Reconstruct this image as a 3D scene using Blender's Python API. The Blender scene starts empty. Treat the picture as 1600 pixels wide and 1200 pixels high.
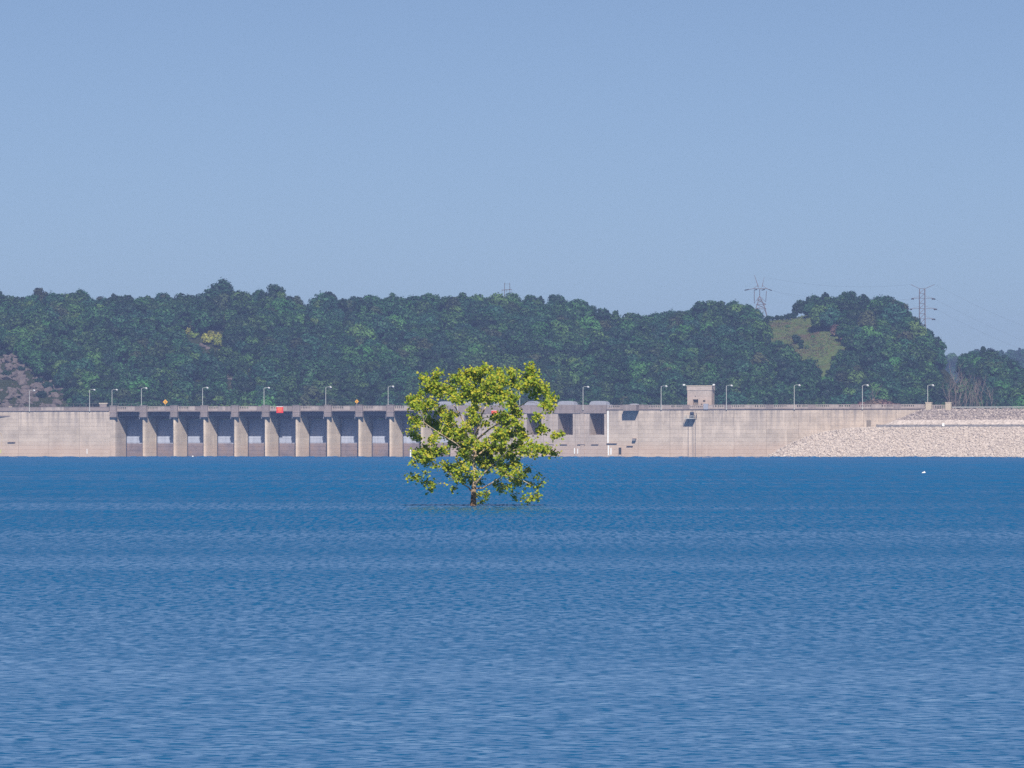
import bpy, bmesh, math, random
import numpy as np
from mathutils import Vector, Matrix, Quaternion

random.seed(7)
RNG = np.random.default_rng(11)
C = bpy.context.scene.collection
SC = bpy.context.scene

# ------------------------------------------------------------------ camera, sky, sun, exposure
F = 9000.0          # focal length in pixels of a 1600 px wide frame
HV = 703.6          # row of the horizon
CAMZ = 3.2
cd = bpy.data.cameras.new('camera')
cam = bpy.data.objects.new('camera', cd); C.objects.link(cam)
cd.sensor_width = 36.0
cd.lens = F / 1600 * 36.0
cd.shift_y = (HV - 600) / 1600
cd.clip_start = 1.0
cd.clip_end = 20000
cam.location = (0, 0, CAMZ)
cam.rotation_euler = (math.radians(90), 0, 0)
SC.camera = cam

SUN_EL, SUN_AZ = math.radians(40.8), math.radians(176)
w = bpy.data.worlds.new('World'); SC.world = w; w.use_nodes = True
wn = w.node_tree; bg = wn.nodes['Background']
sky = wn.nodes.new('ShaderNodeTexSky'); sky.sky_type = 'NISHITA'; sky.sun_disc = False
sky.sun_elevation = SUN_EL; sky.sun_rotation = SUN_AZ
sky.air_density = 0.5; sky.dust_density = 1.9; sky.ozone_density = 2.0; sky.altitude = 1500
hsv = wn.nodes.new('ShaderNodeHueSaturation'); hsv.inputs['Saturation'].default_value = .98
wn.links.new(sky.outputs[0], hsv.inputs['Color']); wn.links.new(hsv.outputs[0], bg.inputs[0])
bg.inputs[1].default_value = 0.068

sl = bpy.data.lights.new('sun', 'SUN'); sl.energy = 5.0; sl.angle = math.radians(0.5); sl.color = (1.0, 0.93, 0.83)
so = bpy.data.objects.new('sun', sl); C.objects.link(so)
sdir = Vector((math.sin(SUN_AZ) * math.cos(SUN_EL), math.cos(SUN_AZ) * math.cos(SUN_EL), math.sin(SUN_EL)))
so.rotation_euler = sdir.to_track_quat('Z', 'Y').to_euler()
so.location = (-200, -300, 400)

SC.view_settings.view_transform = 'Standard'
SC.view_settings.look = 'None'
SC.view_settings.exposure = 0.36
SC.view_settings.gamma = 1.0
SC.view_settings.use_curve_mapping = False
SC.render.engine = 'CYCLES'
SC.cycles.use_denoising = False
SC.cycles.max_bounces = 6
SC.cycles.filter_width = 1.5
SC.cycles.volume_bounces = 0
SC.cycles.transparent_max_bounces = 8
SC.cycles.caustics_reflective = False
SC.cycles.caustics_refractive = False

def PX(u, Y): return (u - 800) / F * Y
def PZ(v, Y): return CAMZ + (HV - v) / F * Y

# ------------------------------------------------------------------ helpers
def tag(o, label=None, cat=None, group=None, kind=None):
    if label: o['label'] = label
    if cat: o['category'] = cat
    if group: o['group'] = group
    if kind: o['kind'] = kind
    return o

def empty(name, loc=(0, 0, 0), rz=0.0, label=None, cat=None, group=None):
    o = bpy.data.objects.new(name, None); C.objects.link(o)
    o.location = loc; o.rotation_euler = (0, 0, rz); o.empty_display_size = 0.5
    return tag(o, label, cat, group)

class MB:
    def __init__(s): s.v = []; s.f = []
    def add(s, vs, fs):
        n = len(s.v); s.v.extend([tuple(p) for p in vs]); s.f.extend([tuple(i + n for i in f) for f in fs]); return s
    def box(s, x0, x1, y0, y1, z0, z1):
        vs = [(x0,y0,z0),(x1,y0,z0),(x1,y1,z0),(x0,y1,z0),(x0,y0,z1),(x1,y0,z1),(x1,y1,z1),(x0,y1,z1)]
        return s.add(vs, [(0,3,2,1),(4,5,6,7),(0,1,5,4),(1,2,6,5),(2,3,7,6),(3,0,4,7)])
    def prism(s, poly, z0, z1):
        n = len(poly)
        vs = [(x, y, z0) for x, y in poly] + [(x, y, z1) for x, y in poly]
        fs = [tuple(range(n-1, -1, -1)), tuple(range(n, 2*n))]
        for i in range(n): fs.append((i, (i+1) % n, n + (i+1) % n, n + i))
        return s.add(vs, fs)
    def prismx(s, prof, x0, x1):      # profile of (y,z), extruded along x
        n = len(prof)
        vs = [(x0, y, z) for y, z in prof] + [(x1, y, z) for y, z in prof]
        fs = [tuple(range(n)), tuple(range(2*n-1, n-1, -1))]
        for i in range(n): fs.append((i, n + i, n + (i+1) % n, (i+1) % n))
        return s.add(vs, fs)
    def tube(s, pts, rads, sides=6, cap=True):
        pts = [Vector(p) for p in pts]
        if not hasattr(rads, '__len__'): rads = [rads] * len(pts)
        n0 = len(s.v); ref = None
        for i, p in enumerate(pts):
            d = (pts[min(i+1, len(pts)-1)] - pts[max(i-1, 0)])
            d = d.normalized() if d.length > 1e-9 else Vector((0,0,1))
            if ref is None: ref = Vector((1,0,0)) if abs(d.x) < .8 else Vector((0,1,0))
            a = d.cross(ref)
            if a.length < 1e-6: a = d.orthogonal()
            a.normalize(); b = d.cross(a); ref = b.cross(d) if False else ref
            for k in range(sides):
                t = 2*math.pi*k/sides
                s.v.append(tuple(p + (a*math.cos(t) + b*math.sin(t))*rads[i]))
        for i in range(len(pts)-1):
            for k in range(sides):
                k2 = (k+1) % sides
                s.f.append((n0+i*sides+k, n0+i*sides+k2, n0+(i+1)*sides+k2, n0+(i+1)*sides+k))
        if cap:
            s.f.append(tuple(n0 + k for k in range(sides-1, -1, -1)))
            m = n0 + (len(pts)-1)*sides
            s.f.append(tuple(m + k for k in range(sides)))
        return s
    def mesh(s, name, m, smooth=False):
        me = bpy.data.meshes.new(name); me.from_pydata(s.v, [], s.f); me.update()
        if m: me.materials.append(m)
        if smooth: me.polygons.foreach_set('use_smooth', [True]*len(me.polygons))
        return me
    def build(s, name, m, parent=None, loc=(0,0,0), smooth=False):
        return link(name, s.mesh(name, m, smooth), parent, loc)

def link(name, me, parent=None, loc=(0,0,0), rot=(0,0,0), scale=(1,1,1)):
    o = bpy.data.objects.new(name, me); C.objects.link(o)
    o.location = loc; o.rotation_euler = rot; o.scale = scale
    if parent: o.parent = parent
    return o

def copy_tree(o, parent=None):
    c = o.copy(); C.objects.link(c)
    if parent: c.parent = parent
    for ch in o.children: copy_tree(ch, c)
    return c

# ------------------------------------------------------------------ materials
def newmat(name):
    m = bpy.data.materials.new(name); m.use_nodes = True
    nt = m.node_tree; b = nt.nodes['Principled BSDF']
    return m, nt, b
def N(nt, t, **kw):
    n = nt.nodes.new(t)
    for k, v in kw.items(): setattr(n, k, v)
    return n
def L(nt, a, b): nt.links.new(a, b)
def math_node(nt, op, a, b=None, clamp=False):
    n = N(nt, 'ShaderNodeMath', operation=op, use_clamp=clamp)
    for i, x in enumerate((a, b)):
        if x is None: continue
        if isinstance(x, (int, float)): n.inputs[i].default_value = x
        else: L(nt, x, n.inputs[i])
    return n.outputs[0]
def mapped(nt, src, scale, loc=(0,0,0)):
    mp = N(nt, 'ShaderNodeMapping'); mp.inputs['Scale'].default_value = scale; mp.inputs['Location'].default_value = loc
    L(nt, src, mp.inputs[0]); return mp.outputs[0]
def noise(nt, vec, scale, detail=3, rough=.55, out=0):
    n = N(nt, 'ShaderNodeTexNoise'); n.inputs['Scale'].default_value = scale; n.inputs['Detail'].default_value = detail
    n.inputs['Roughness'].default_value = rough
    if vec is not None: L(nt, vec, n.inputs['Vector'])
    return n.outputs[out]
def ramp(nt, fac, stops, interp='LINEAR'):
    r = N(nt, 'ShaderNodeValToRGB'); r.color_ramp.interpolation = interp
    el = r.color_ramp.elements
    while len(el) < len(stops): el.new(0.5)
    for e, (p, c) in zip(el, stops):
        e.position = p; e.color = (*c, 1) if len(c) == 3 else c
    L(nt, fac, r.inputs[0]); return r.outputs[0]
def mix(nt, fac, a, b, blend='MIX'):
    n = N(nt, 'ShaderNodeMix', data_type='RGBA', blend_type=blend)
    for i, x in ((0, fac), (6, a), (7, b)):
        if isinstance(x, (int, float)): n.inputs[i].default_value = x
        elif isinstance(x, tuple): n.inputs[i].default_value = (*x, 1)
        else: L(nt, x, n.inputs[i])
    return n.outputs[2]
def g(x): return (x, x, x)

def plain(name, col, rough=.6, metal=0.0, var=.12, scale=3.0):
    m, nt, b = newmat(name)
    tc = N(nt, 'ShaderNodeTexCoord')
    n = noise(nt, tc.outputs['Object'], scale, 4)
    c = ramp(nt, n, [(.3, tuple(x*(1-var) for x in col)), (.7, tuple(min(1, x*(1+var)) for x in col))])
    L(nt, c, b.inputs['Base Color']); b.inputs['Roughness'].default_value = rough; b.inputs['Metallic'].default_value = metal
    return m

def concrete(name, base, dark=.55, streak=1.0, pink=0.5, top=21.0):
    """weathered mass concrete: lifts of uneven tone, runs of dirt from the crest, brownish drawdown zone near the water"""
    m, nt, b = newmat(name)
    tc = N(nt, 'ShaderNodeTexCoord'); oi = N(nt, 'ShaderNodeObjectInfo')
    off = N(nt, 'ShaderNodeVectorMath', operation='SCALE'); off.inputs[0].default_value = (37, 13, 0)
    L(nt, oi.outputs['Random'], off.inputs['Scale'])
    vec = N(nt, 'ShaderNodeVectorMath', operation='ADD'); L(nt, tc.outputs['Object'], vec.inputs[0]); L(nt, off.outputs[0], vec.inputs[1])
    P = vec.outputs[0]
    sep = N(nt, 'ShaderNodeSeparateXYZ'); L(nt, tc.outputs['Object'], sep.inputs[0])
    z = sep.outputs[2]
    # blotches
    c = ramp(nt, noise(nt, P, .16, 6, .62), [(.28, tuple(x*.78 for x in base)), (.52, base), (.75, tuple(min(1, x*1.14) for x in base))])
    fine = noise(nt, P, 1.3, 5, .7)
    c = mix(nt, .55, c, ramp(nt, fine, [(.3, g(.72)), (.7, g(1.15))]), 'MULTIPLY')
    # lift tone
    fl = math_node(nt, 'FLOOR', math_node(nt, 'DIVIDE', z, 1.75))
    wv = N(nt, 'ShaderNodeTexWhiteNoise', noise_dimensions='2D')
    cb = N(nt, 'ShaderNodeCombineXYZ'); L(nt, fl, cb.inputs[0]); L(nt, oi.outputs['Random'], cb.inputs[1])
    L(nt, cb.outputs[0], wv.inputs['Vector'])
    c = mix(nt, .5, c, ramp(nt, wv.outputs['Value'], [(0, g(.84)), (1, g(1.08))]), 'MULTIPLY')
    # dirt held on the lift joint
    fr = math_node(nt, 'FRACT', math_node(nt, 'DIVIDE', z, 1.75))
    jn = math_node(nt, 'MULTIPLY', ramp(nt, fr, [(0, g(.9)), (.06, g(.6)), (.16, g(0))]), ramp(nt, noise(nt, mapped(nt, P, (.12, .12, .5)), 1, 3), [(.40, g(0)), (.66, g(.38))]))
    c = mix(nt, jn, c, tuple(x*.55 for x in base))
    # runs from the top
    st = noise(nt, mapped(nt, P, (.55, .55, .035)), 1.0, 4, .65)
    hgt = N(nt, 'ShaderNodeMapRange'); hgt.inputs['From Min'].default_value = top-12; hgt.inputs['From Max'].default_value = top
    L(nt, z, hgt.inputs['Value'])
    sm = math_node(nt, 'MULTIPLY', ramp(nt, st, [(.46, g(0)), (.62, g(1))]), math_node(nt, 'POWER', hgt.outputs[0], 1.3))
    c = mix(nt, math_node(nt, 'MULTIPLY', sm, .75*streak), c, tuple(x*dark*f for x, f in zip(base, (.8, .85, .98))))
    ws = noise(nt, mapped(nt, P, (.5, .5, .05), (50, 0, 3)), 1.0, 3, .6)
    c = mix(nt, math_node(nt, 'MULTIPLY', ramp(nt, ws, [(.6, g(0)), (.7, g(.45))]), 1.0), c, tuple(min(1, x*1.35) for x in base))
    # drawdown zone
    zz = math_node(nt, 'ADD', z, math_node(nt, 'MULTIPLY', noise(nt, mapped(nt, P, (.1, .1, .1)), 1, 2), 3.0))
    low = N(nt, 'ShaderNodeMapRange'); low.inputs['From Min'].default_value = 9.0; low.inputs['From Max'].default_value = 5.0
    L(nt, zz, low.inputs['Value'])
    c = mix(nt, math_node(nt, 'MULTIPLY', low.outputs[0], pink), c, (base[0]*.98, base[1]*.80, base[2]*.70))
    L(nt, c, b.inputs['Base Color']); b.inputs['Roughness'].default_value = .9; b.inputs['Specular IOR Level'].default_value = .2
    bp = N(nt, 'ShaderNodeBump'); bp.inputs['Strength'].default_value = .35; bp.inputs['Distance'].default_value = .12
    L(nt, fine, bp.inputs['Height']); L(nt, bp.outputs[0], b.inputs['Normal'])
    return m

M = {}
M['conc'] = concrete('weathered_concrete', (.51, .425, .36))
M['conc_pier'] = concrete('pier_concrete', (.64, .525, .415), streak=1.2, pink=.45)
M['conc_stain'] = concrete('stained_concrete', (.43, .36, .32), dark=.5, streak=1.5, pink=.4, top=23.3)
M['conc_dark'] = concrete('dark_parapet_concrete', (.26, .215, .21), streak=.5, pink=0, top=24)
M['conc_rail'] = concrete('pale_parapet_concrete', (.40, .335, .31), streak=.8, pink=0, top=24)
M['girder'] = plain('dark_steel', (.035, .05, .085), .5, .2)
M['dark'] = plain('black_opening', (.02, .022, .028), .8)
M['galv'] = plain('galvanised_steel', (.46, .46, .44), .45, .1)
M['white'] = plain('white_paint', (.8, .8, .78), .45)
M['lampglass'] = plain('lamp_cover', (.52, .52, .52), .35)
M['yellow'] = plain('yellow_sign_paint', (.75, .36, .01), .5)
M['blackpaint'] = plain('black_sign_paint', (.02, .02, .02), .6)
M['orange'] = plain('orange_red_board', (.72, .035, .025), .55)
M['orangetext'] = plain('orange_print', (.85, .22, .05), .55)
M['teal'] = plain('teal_board', (.03, .22, .36), .5)
M['vent'] = plain('grey_vent_paint', (.33, .34, .40), .5, .15)
M['pylon'] = plain('pylon_steel', (.20, .17, .19), .6, .2)
M['insul'] = plain('insulator', (.03, .025, .03), .4)
M['wood'] = plain('pole_wood', (.10, .075, .06), .9)
M['wire'] = plain('cable', (.10, .10, .12), .5, .3)
M['asphalt'] = plain('asphalt', (.06, .06, .062), .9)
M['cream'] = plain('pale_post_concrete', (.45, .38, .30), .9)
M['gravel'] = plain('gravel_slope', (.46, .395, .36), .95, 0, .35, 1.2)
M['barrier'] = plain('barrier_concrete', (.20, .19, .20), .9, 0, .3, .8)
M['door'] = plain('grey_door_paint', (.20, .17, .15), .7)

def gate_mat():
    m, nt, b = newmat('gate_plate')
    tc = N(nt, 'ShaderNodeTexCoord'); oi = N(nt, 'ShaderNodeObjectInfo')
    sep = N(nt, 'ShaderNodeSeparateXYZ'); L(nt, tc.outputs['Object'], sep.inputs[0])
    off = N(nt, 'ShaderNodeVectorMath', operation='SCALE'); off.inputs[0].default_value = (91, 17, 0); L(nt, oi.outputs['Random'], off.inputs['Scale'])
    vec = N(nt, 'ShaderNodeVectorMath', operation='ADD'); L(nt, tc.outputs['Object'], vec.inputs[0]); L(nt, off.outputs[0], vec.inputs[1])
    n1 = noise(nt, mapped(nt, vec.outputs[0], (.8, .8, .07)), 1, 4)
    n2 = noise(nt, vec.outputs[0], .25, 4)
    up = ramp(nt, n1, [(.3, (.27, .295, .37)), (.7, (.40, .43, .52))])
    lo = ramp(nt, n2, [(.3, (.15, .12, .13)), (.5, (.22, .17, .17)), (.75, (.26, .175, .14))])
    zz = math_node(nt, 'ADD', sep.outputs[2], math_node(nt, 'MULTIPLY', math_node(nt, 'SUBTRACT', n1, .5), .5))
    mr = N(nt, 'ShaderNodeMapRange'); mr.inputs['From Min'].default_value = 6.2; mr.inputs['From Max'].default_value = 6.6
    L(nt, zz, mr.inputs['Value'])
    L(nt, mix(nt, mr.outputs[0], lo, up), b.inputs['Base Color']); b.inputs['Roughness'].default_value = .55
    return m
M['gate'] = gate_mat()

def rock_mat(name, a, bcol, ccol):
    m, nt, b = newmat(name)
    ge = N(nt, 'ShaderNodeNewGeometry'); tc = N(nt, 'ShaderNodeTexCoord')
    c = ramp(nt, ge.outputs['Random Per Island'], [(0, a), (.5, bcol), (1, ccol)])
    c = mix(nt, .6, c, ramp(nt, noise(nt, tc.outputs['Object'], 1.2, 5, .7), [(.3, g(.6)), (.7, g(1.2))]), 'MULTIPLY')
    L(nt, c, b.inputs['Base Color']); b.inputs['Roughness'].default_value = .95; b.inputs['Specular IOR Level'].default_value = .15
    return m
M['riprap'] = rock_mat('pale_riprap', (.42, .36, .33), (.51, .44, .395), (.60, .52, .46))
M['riprap_dark'] = rock_mat('grey_riprap', (.22, .185, .185), (.33, .28, .27), (.47, .40, .37))
M['cliff'] = rock_mat('cliff_rock', (.05, .042, .048), (.11, .092, .095), (.23, .185, .17))

def leaf_mat(name, c0, c1, c2, trans=.25, rand_obj=.35):
    m, nt, b = newmat(name)
    ge = N(nt, 'ShaderNodeNewGeometry'); oi = N(nt, 'ShaderNodeObjectInfo')
    c = ramp(nt, ge.outputs['Random Per Island'], [(0, c0), (.5, c1), (1, c2)])
    hs = N(nt, 'ShaderNodeHueSaturation')
    L(nt, c, hs.inputs['Color'])
    mr = N(nt, 'ShaderNodeMapRange'); mr.inputs['To Min'].default_value = 1-rand_obj; mr.inputs['To Max'].default_value = 1+rand_obj*1.1
    L(nt, oi.outputs['Random'], mr.inputs['Value']); L(nt, mr.outputs[0], hs.inputs['Value'])
    wv = N(nt, 'ShaderNodeTexWhiteNoise', noise_dimensions='1D'); L(nt, oi.outputs['Random'], wv.inputs['W'])
    mh = N(nt, 'ShaderNodeMapRange'); mh.inputs['To Min'].default_value = .5 - .05*rand_obj/.35; mh.inputs['To Max'].default_value = .5 + .03*rand_obj/.35
    L(nt, wv.outputs['Value'], mh.inputs['Value']); L(nt, mh.outputs[0], hs.inputs['Hue'])
    L(nt, hs.outputs[0], b.inputs['Base Color']); b.inputs['Roughness'].default_value = .6; b.inputs['Specular IOR Level'].default_value = .25
    if trans:
        tr = N(nt, 'ShaderNodeBsdfTranslucent'); L(nt, hs.outputs[0], tr.inputs[0])
        mx = N(nt, 'ShaderNodeMixShader'); mx.inputs[0].default_value = trans
        out = nt.nodes['Material Output']
        L(nt, b.outputs[0], mx.inputs[1]); L(nt, tr.outputs[0], mx.inputs[2]); L(nt, mx.outputs[0], out.inputs[0])
    return m
M['f_mid'] = leaf_mat('mid_green_foliage', (0.009, 0.035, 0.015), (0.022, 0.075, 0.027), (0.047, 0.129, 0.040))
M['f_dark'] = leaf_mat('dark_green_foliage', (0.004, 0.018, 0.012), (0.010, 0.037, 0.018), (0.020, 0.064, 0.027))
M['f_light'] = leaf_mat('pale_green_foliage', (0.027, 0.083, 0.025), (0.053, 0.140, 0.037), (0.082, 0.192, 0.052))
M['f_blue'] = leaf_mat('blue_green_foliage', (0.008, 0.034, 0.023), (0.017, 0.068, 0.040), (0.033, 0.109, 0.055))
M['f_olive'] = leaf_mat('olive_foliage', (0.022, 0.038, 0.019), (0.039, 0.059, 0.027), (0.060, 0.083, 0.035))
M['f_yellow'] = leaf_mat('yellow_green_foliage', (.12, .18, .03), (.22, .28, .05), (.31, .34, .07))
M['f_brown'] = leaf_mat('dry_brown_foliage', (.09, .06, .05), (.15, .095, .075), (.20, .14, .10))
M['bark'] = plain('forest_bark', (.10, .08, .065), .95)
M['palebark'] = plain('bare_bark', (.17, .13, .11), .9)
M['syc_leaf'] = leaf_mat('sycamore_leaves', (.11, .21, .02), (.33, .43, .03), (.60, .52, .045), .42, 0)

def syc_bark():
    m, nt, b = newmat('sycamore_bark')
    tc = N(nt, 'ShaderNodeTexCoord'); sep = N(nt, 'ShaderNodeSeparateXYZ'); L(nt, tc.outputs['Object'], sep.inputs[0])
    n = noise(nt, mapped(nt, tc.outputs['Object'], (4, 4, 1.5)), 1.6, 4)
    c = ramp(nt, n, [(.35, (.26, .17, .10)), (.5, (.42, .31, .20)), (.65, (.58, .49, .36))])
    mr = N(nt, 'ShaderNodeMapRange'); mr.inputs['From Min'].default_value = .45; mr.inputs['From Max'].default_value = 1.4
    L(nt, sep.outputs[2], mr.inputs['Value'])
    c = mix(nt, mr.outputs[0], ramp(nt, n, [(.35, (.10, .055, .03)), (.65, (.24, .14, .075))]), c)
    L(nt, c, b.inputs['Base Color']); b.inputs['Roughness'].default_value = .8
    return m
M['syc_bark'] = syc_bark()

def ground_mat():
    m, nt, b = newmat('hill_ground')
    tc = N(nt, 'ShaderNodeTexCoord'); P = tc.outputs['Object']
    n1 = noise(nt, P, .05, 5, .65); n2 = noise(nt, P, .45, 5, .7)
    grass = ramp(nt, n2, [(.3, (.06, .10, .035)), (.5, (.11, .155, .05)), (.7, (.17, .18, .07))])
    dry = ramp(nt, n2, [(.3, (.085, .07, .045)), (.7, (.15, .11, .075))])
    c = mix(nt, ramp(nt, n1, [(.5, g(0)), (.64, g(1))]), grass, dry)
    sx = N(nt, 'ShaderNodeSeparateXYZ'); L(nt, P, sx.inputs[0])
    mr = N(nt, 'ShaderNodeMapRange'); mr.inputs['From Min'].default_value = 112; mr.inputs['From Max'].default_value = 126; L(nt, sx.outputs[0], mr.inputs['Value'])
    litter = ramp(nt, n2, [(.3, (.022, .03, .016)), (.55, (.045, .055, .026)), (.72, (.085, .07, .045))])
    m2 = N(nt, 'ShaderNodeMapRange'); m2.inputs['From Min'].default_value = 190; m2.inputs['From Max'].default_value = 176; L(nt, sx.outputs[0], m2.inputs['Value'])
    c = mix(nt, math_node(nt, 'MULTIPLY', mr.outputs[0], m2.outputs[0]), litter, c)
    L(nt, c, b.inputs['Base Color']); b.inputs['Roughness'].default_value = 1; b.inputs['Specular IOR Level'].default_value = 0
    bp = N(nt, 'ShaderNodeBump'); bp.inputs['Strength'].default_value = 1; bp.inputs['Distance'].default_value = 1.5
    L(nt, n2, bp.inputs['Height']); L(nt, bp.outputs[0], b.inputs['Normal'])
    return m
M['ground'] = ground_mat()

def water_mat():
    m, nt, b = newmat('lake_water')
    tc = N(nt, 'ShaderNodeTexCoord'); P = tc.outputs['Object']
    sep = N(nt, 'ShaderNodeSeparateXYZ'); L(nt, P, sep.inputs[0]); YY = sep.outputs[1]
    def fade(a, b_, lo=0.0, hi=1.0):
        mr = N(nt, 'ShaderNodeMapRange'); mr.inputs['From Min'].default_value = a; mr.inputs['From Max'].default_value = b_
        mr.inputs['To Min'].default_value = lo; mr.inputs['To Max'].default_value = hi; L(nt, YY, mr.inputs['Value']); return mr.outputs[0]
    def mul(*xs):
        o_ = xs[0]
        for x in xs[1:]: o_ = math_node(nt, 'MULTIPLY', o_, x)
        return o_
    def add(*xs):
        o_ = xs[0]
        for x in xs[1:]: o_ = math_node(nt, 'ADD', o_, x)
        return o_
    # steep little faces standing on smoother water: (scale across, scale along), slope, where they carry
    def chop(sx, sy, amp, win, loc, lo=.50, hi=.64, det=4):
        n = noise(nt, mapped(nt, P, (sx, sy, 1), loc), 1, det, .55)
        return mul(ramp(nt, n, [(lo, g(0)), (hi, g(1))]), amp, *win)
    tilt = add(
        chop(4.0, 4.8, .17, [fade(120, 230, 1, 0)], (0, 0, 0)),
        chop(5.0, 1.0, .22, [fade(80, 140), fade(260, 420, 1, 0)], (31, 7, 0)),
        chop(4.4, .17, .36, [fade(170, 300), fade(500, 800, 1, 0)], (3, 77, 0)),
        chop(2.6, .032, .60, [fade(350, 620), fade(1100, 1700, 1, 0)], (9, 5, 0)),
        chop(1.6, .0075, .80, [fade(700, 1200)], (19, 45, 0)))
    # wind patches and calmer lanes
    pt = noise(nt, mapped(nt, P, (.008, .026, 1)), 1, 4, .6)
    pt2 = noise(nt, mapped(nt, P, (.0025, .0075, 1), (5, 2, 0)), 1, 3, .55)
    amp = add(ramp(nt, pt, [(.37, g(.56)), (.58, g(1.02))]), ramp(nt, pt2, [(.36, g(-.18)), (.64, g(.2))]))
    bias = mul(add(fade(50, 170, .020, .066), fade(150, 420, 0, .04), fade(420, 2400, 0, .03)), amp)
    sx_ = N(nt, 'ShaderNodeVectorMath', operation='SUBTRACT'); L(nt, noise(nt, mapped(nt, P, (2.0, 1.2, 1), (71, 3, 0)), 1, 3, .6, 1), sx_.inputs[0]); sx_.inputs[1].default_value = (.5, .5, .5)
    s3 = N(nt, 'ShaderNodeSeparateXYZ'); L(nt, sx_.outputs[0], s3.inputs[0])
    ad = N(nt, 'ShaderNodeCombineXYZ'); ad.inputs[2].default_value = 1.0
    L(nt, mul(s3.outputs[0], amp, .22), ad.inputs[0])
    L(nt, math_node(nt, 'MULTIPLY', add(mul(tilt, amp), bias, mul(s3.outputs[1], amp, .10)), -1.0), ad.inputs[1])
    nn = N(nt, 'ShaderNodeVectorMath', operation='NORMALIZE'); L(nt, ad.outputs[0], nn.inputs[0])
    L(nt, nn.outputs[0], b.inputs['Normal'])
    b.inputs['Base Color'].default_value = (.003, .096, .245, 1)
    b.inputs['Roughness'].default_value = .05
    b.inputs['IOR'].default_value = 1.333
    return m
M['water'] = water_mat()

# ------------------------------------------------------------------ setting: water
mb = MB(); mb.add([(-900,-40,0),(900,-40,0),(900,2780,0),(-900,2780,0)], [(0,1,2,3)])
tag(mb.build('lake_water', M['water']), 'rippled blue lake water', kind='structure')

# ------------------------------------------------------------------ hill terrain
PROF = [(-600,470),(0,456),(30,458),(90,452),(130,458),(200,458),(280,460),(310,465),(330,456),(350,449),(380,455),(440,450),(460,458),(480,464),(540,460),(580,462),(620,463),(680,458),(700,456),(750,460),(790,463),(830,456),(860,461),(880,470),(920,478),(950,488),(980,494),(1010,492),(1040,484),(1060,478),(1090,473),(1120,468),(1160,474),(1180,479),(1195,474),(1220,473),(1240,472),(1260,466),(1280,459),(1300,460),(1340,457),(1380,460),(1400,470),(1420,488),(1440,512),(1460,532),(1470,552),(1478,596),(1490,598),(1497,556),(1510,546),(1540,549),(1560,561),(1580,576),(1600,590),(1650,602),(2200,610)]
pu, pv = np.array([p[0] for p in PROF], float), np.array([p[1] for p in PROF], float)
YC, YF = 3150.0, 2800.0
def crest_z(X): return PZ(np.interp(800 + F*X/YC, pu, pv), YC)
def hill_z(X, Y):
    X = np.asarray(X, float); Y = np.asarray(Y, float)
    zc = crest_z(X) - 8.7
    s = np.clip((Y - YF) / (YC - YF), 0, 1)
    bump = 2.2*np.sin(X*.031 + 1.3)*np.sin(Y*.023) + 1.3*np.sin(X*.083 + Y*.05)
    z = 8 + (zc - 8)*(s**.92) + bump*np.clip(s*4, 0, 1)*np.clip((1-s)*4, 0, 1)
    back = np.clip(Y - YC, 0, None)
    z = z - back*.22
    return np.maximum(z, 6.0)
def grid_mesh(name, xs, ys, zf, m):
    X, Y = np.meshgrid(xs, ys); Z = zf(X, Y)
    nv = np.stack([X, Y, Z], -1).reshape(-1, 3); nx = len(xs)
    fs = [(j*nx+i, j*nx+i+1, (j+1)*nx+i+1, (j+1)*nx+i) for j in range(len(ys)-1) for i in range(nx-1)]
    me = bpy.data.meshes.new(name); me.from_pydata(nv.tolist(), [], fs); me.update(); me.materials.append(m)
    me.polygons.foreach_set('use_smooth', [True]*len(me.polygons))
    return me
o = link('hill', grid_mesh('hill', np.arange(-640, 641, 8.0), np.concatenate([np.arange(2772, 3250, 10.0), np.arange(3250, 3620, 40.0)]), hill_z, M['ground']))
tag(o, 'wooded hill behind the dam', kind='structure')

FARPROF_U = np.array([1300, 1420, 1470, 1500, 1530, 1560, 1590, 1640, 1800]); FARPROF_V = np.array([600, 575, 562, 553, 549, 546, 545, 549, 560])
YR = 5200.0
def far_z(X, Y):
    zc = PZ(np.interp(800 + F*np.asarray(X)/YR, FARPROF_U, FARPROF_V), YR) - 9
    s = np.clip((Y - 4700)/(YR - 4700), 0, 1)
    return np.maximum(4 + (zc-4)*s - np.clip(Y-YR, 0, None)*.25, 4)
o = link('distant_hill', grid_mesh('distant_hill', np.arange(200, 700, 20.0), np.arange(4600, 5501, 25.0), far_z, M['ground']))
tag(o, 'far blue wooded ridge at the right', kind='structure')
mb = MB(); mb.add([(-1000,2770,3.5),(1000,2770,3.5),(1000,5560,3.5),(-1000,5560,3.5)], [(0,1,2,3)])
tag(mb.build('valley_ground', M['ground']), 'low ground behind the dam', kind='structure')

# ------------------------------------------------------------------ dam frame of reference
TH = math.radians(20); CT, ST = math.cos(TH), math.sin(TH); Y0 = 2550.0
def T(u, p=0.0):
    k = (u - 800)/F
    return (k*(Y0 - p*CT) + p*ST)/(CT + k*ST)
def DW(t, p, z=0.0):     # dam frame (p metres upstream) to world
    return Vector((t*CT - p*ST, Y0 - t*ST - p*CT, z))
def zv(v, u, p=0.0):
    return PZ(v, DW(T(u, p), p).y)

dam = empty('dam', (0, Y0, 0), -TH, 'long pale concrete gravity dam with a row of spillway gates across the lake', 'dam')

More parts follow.
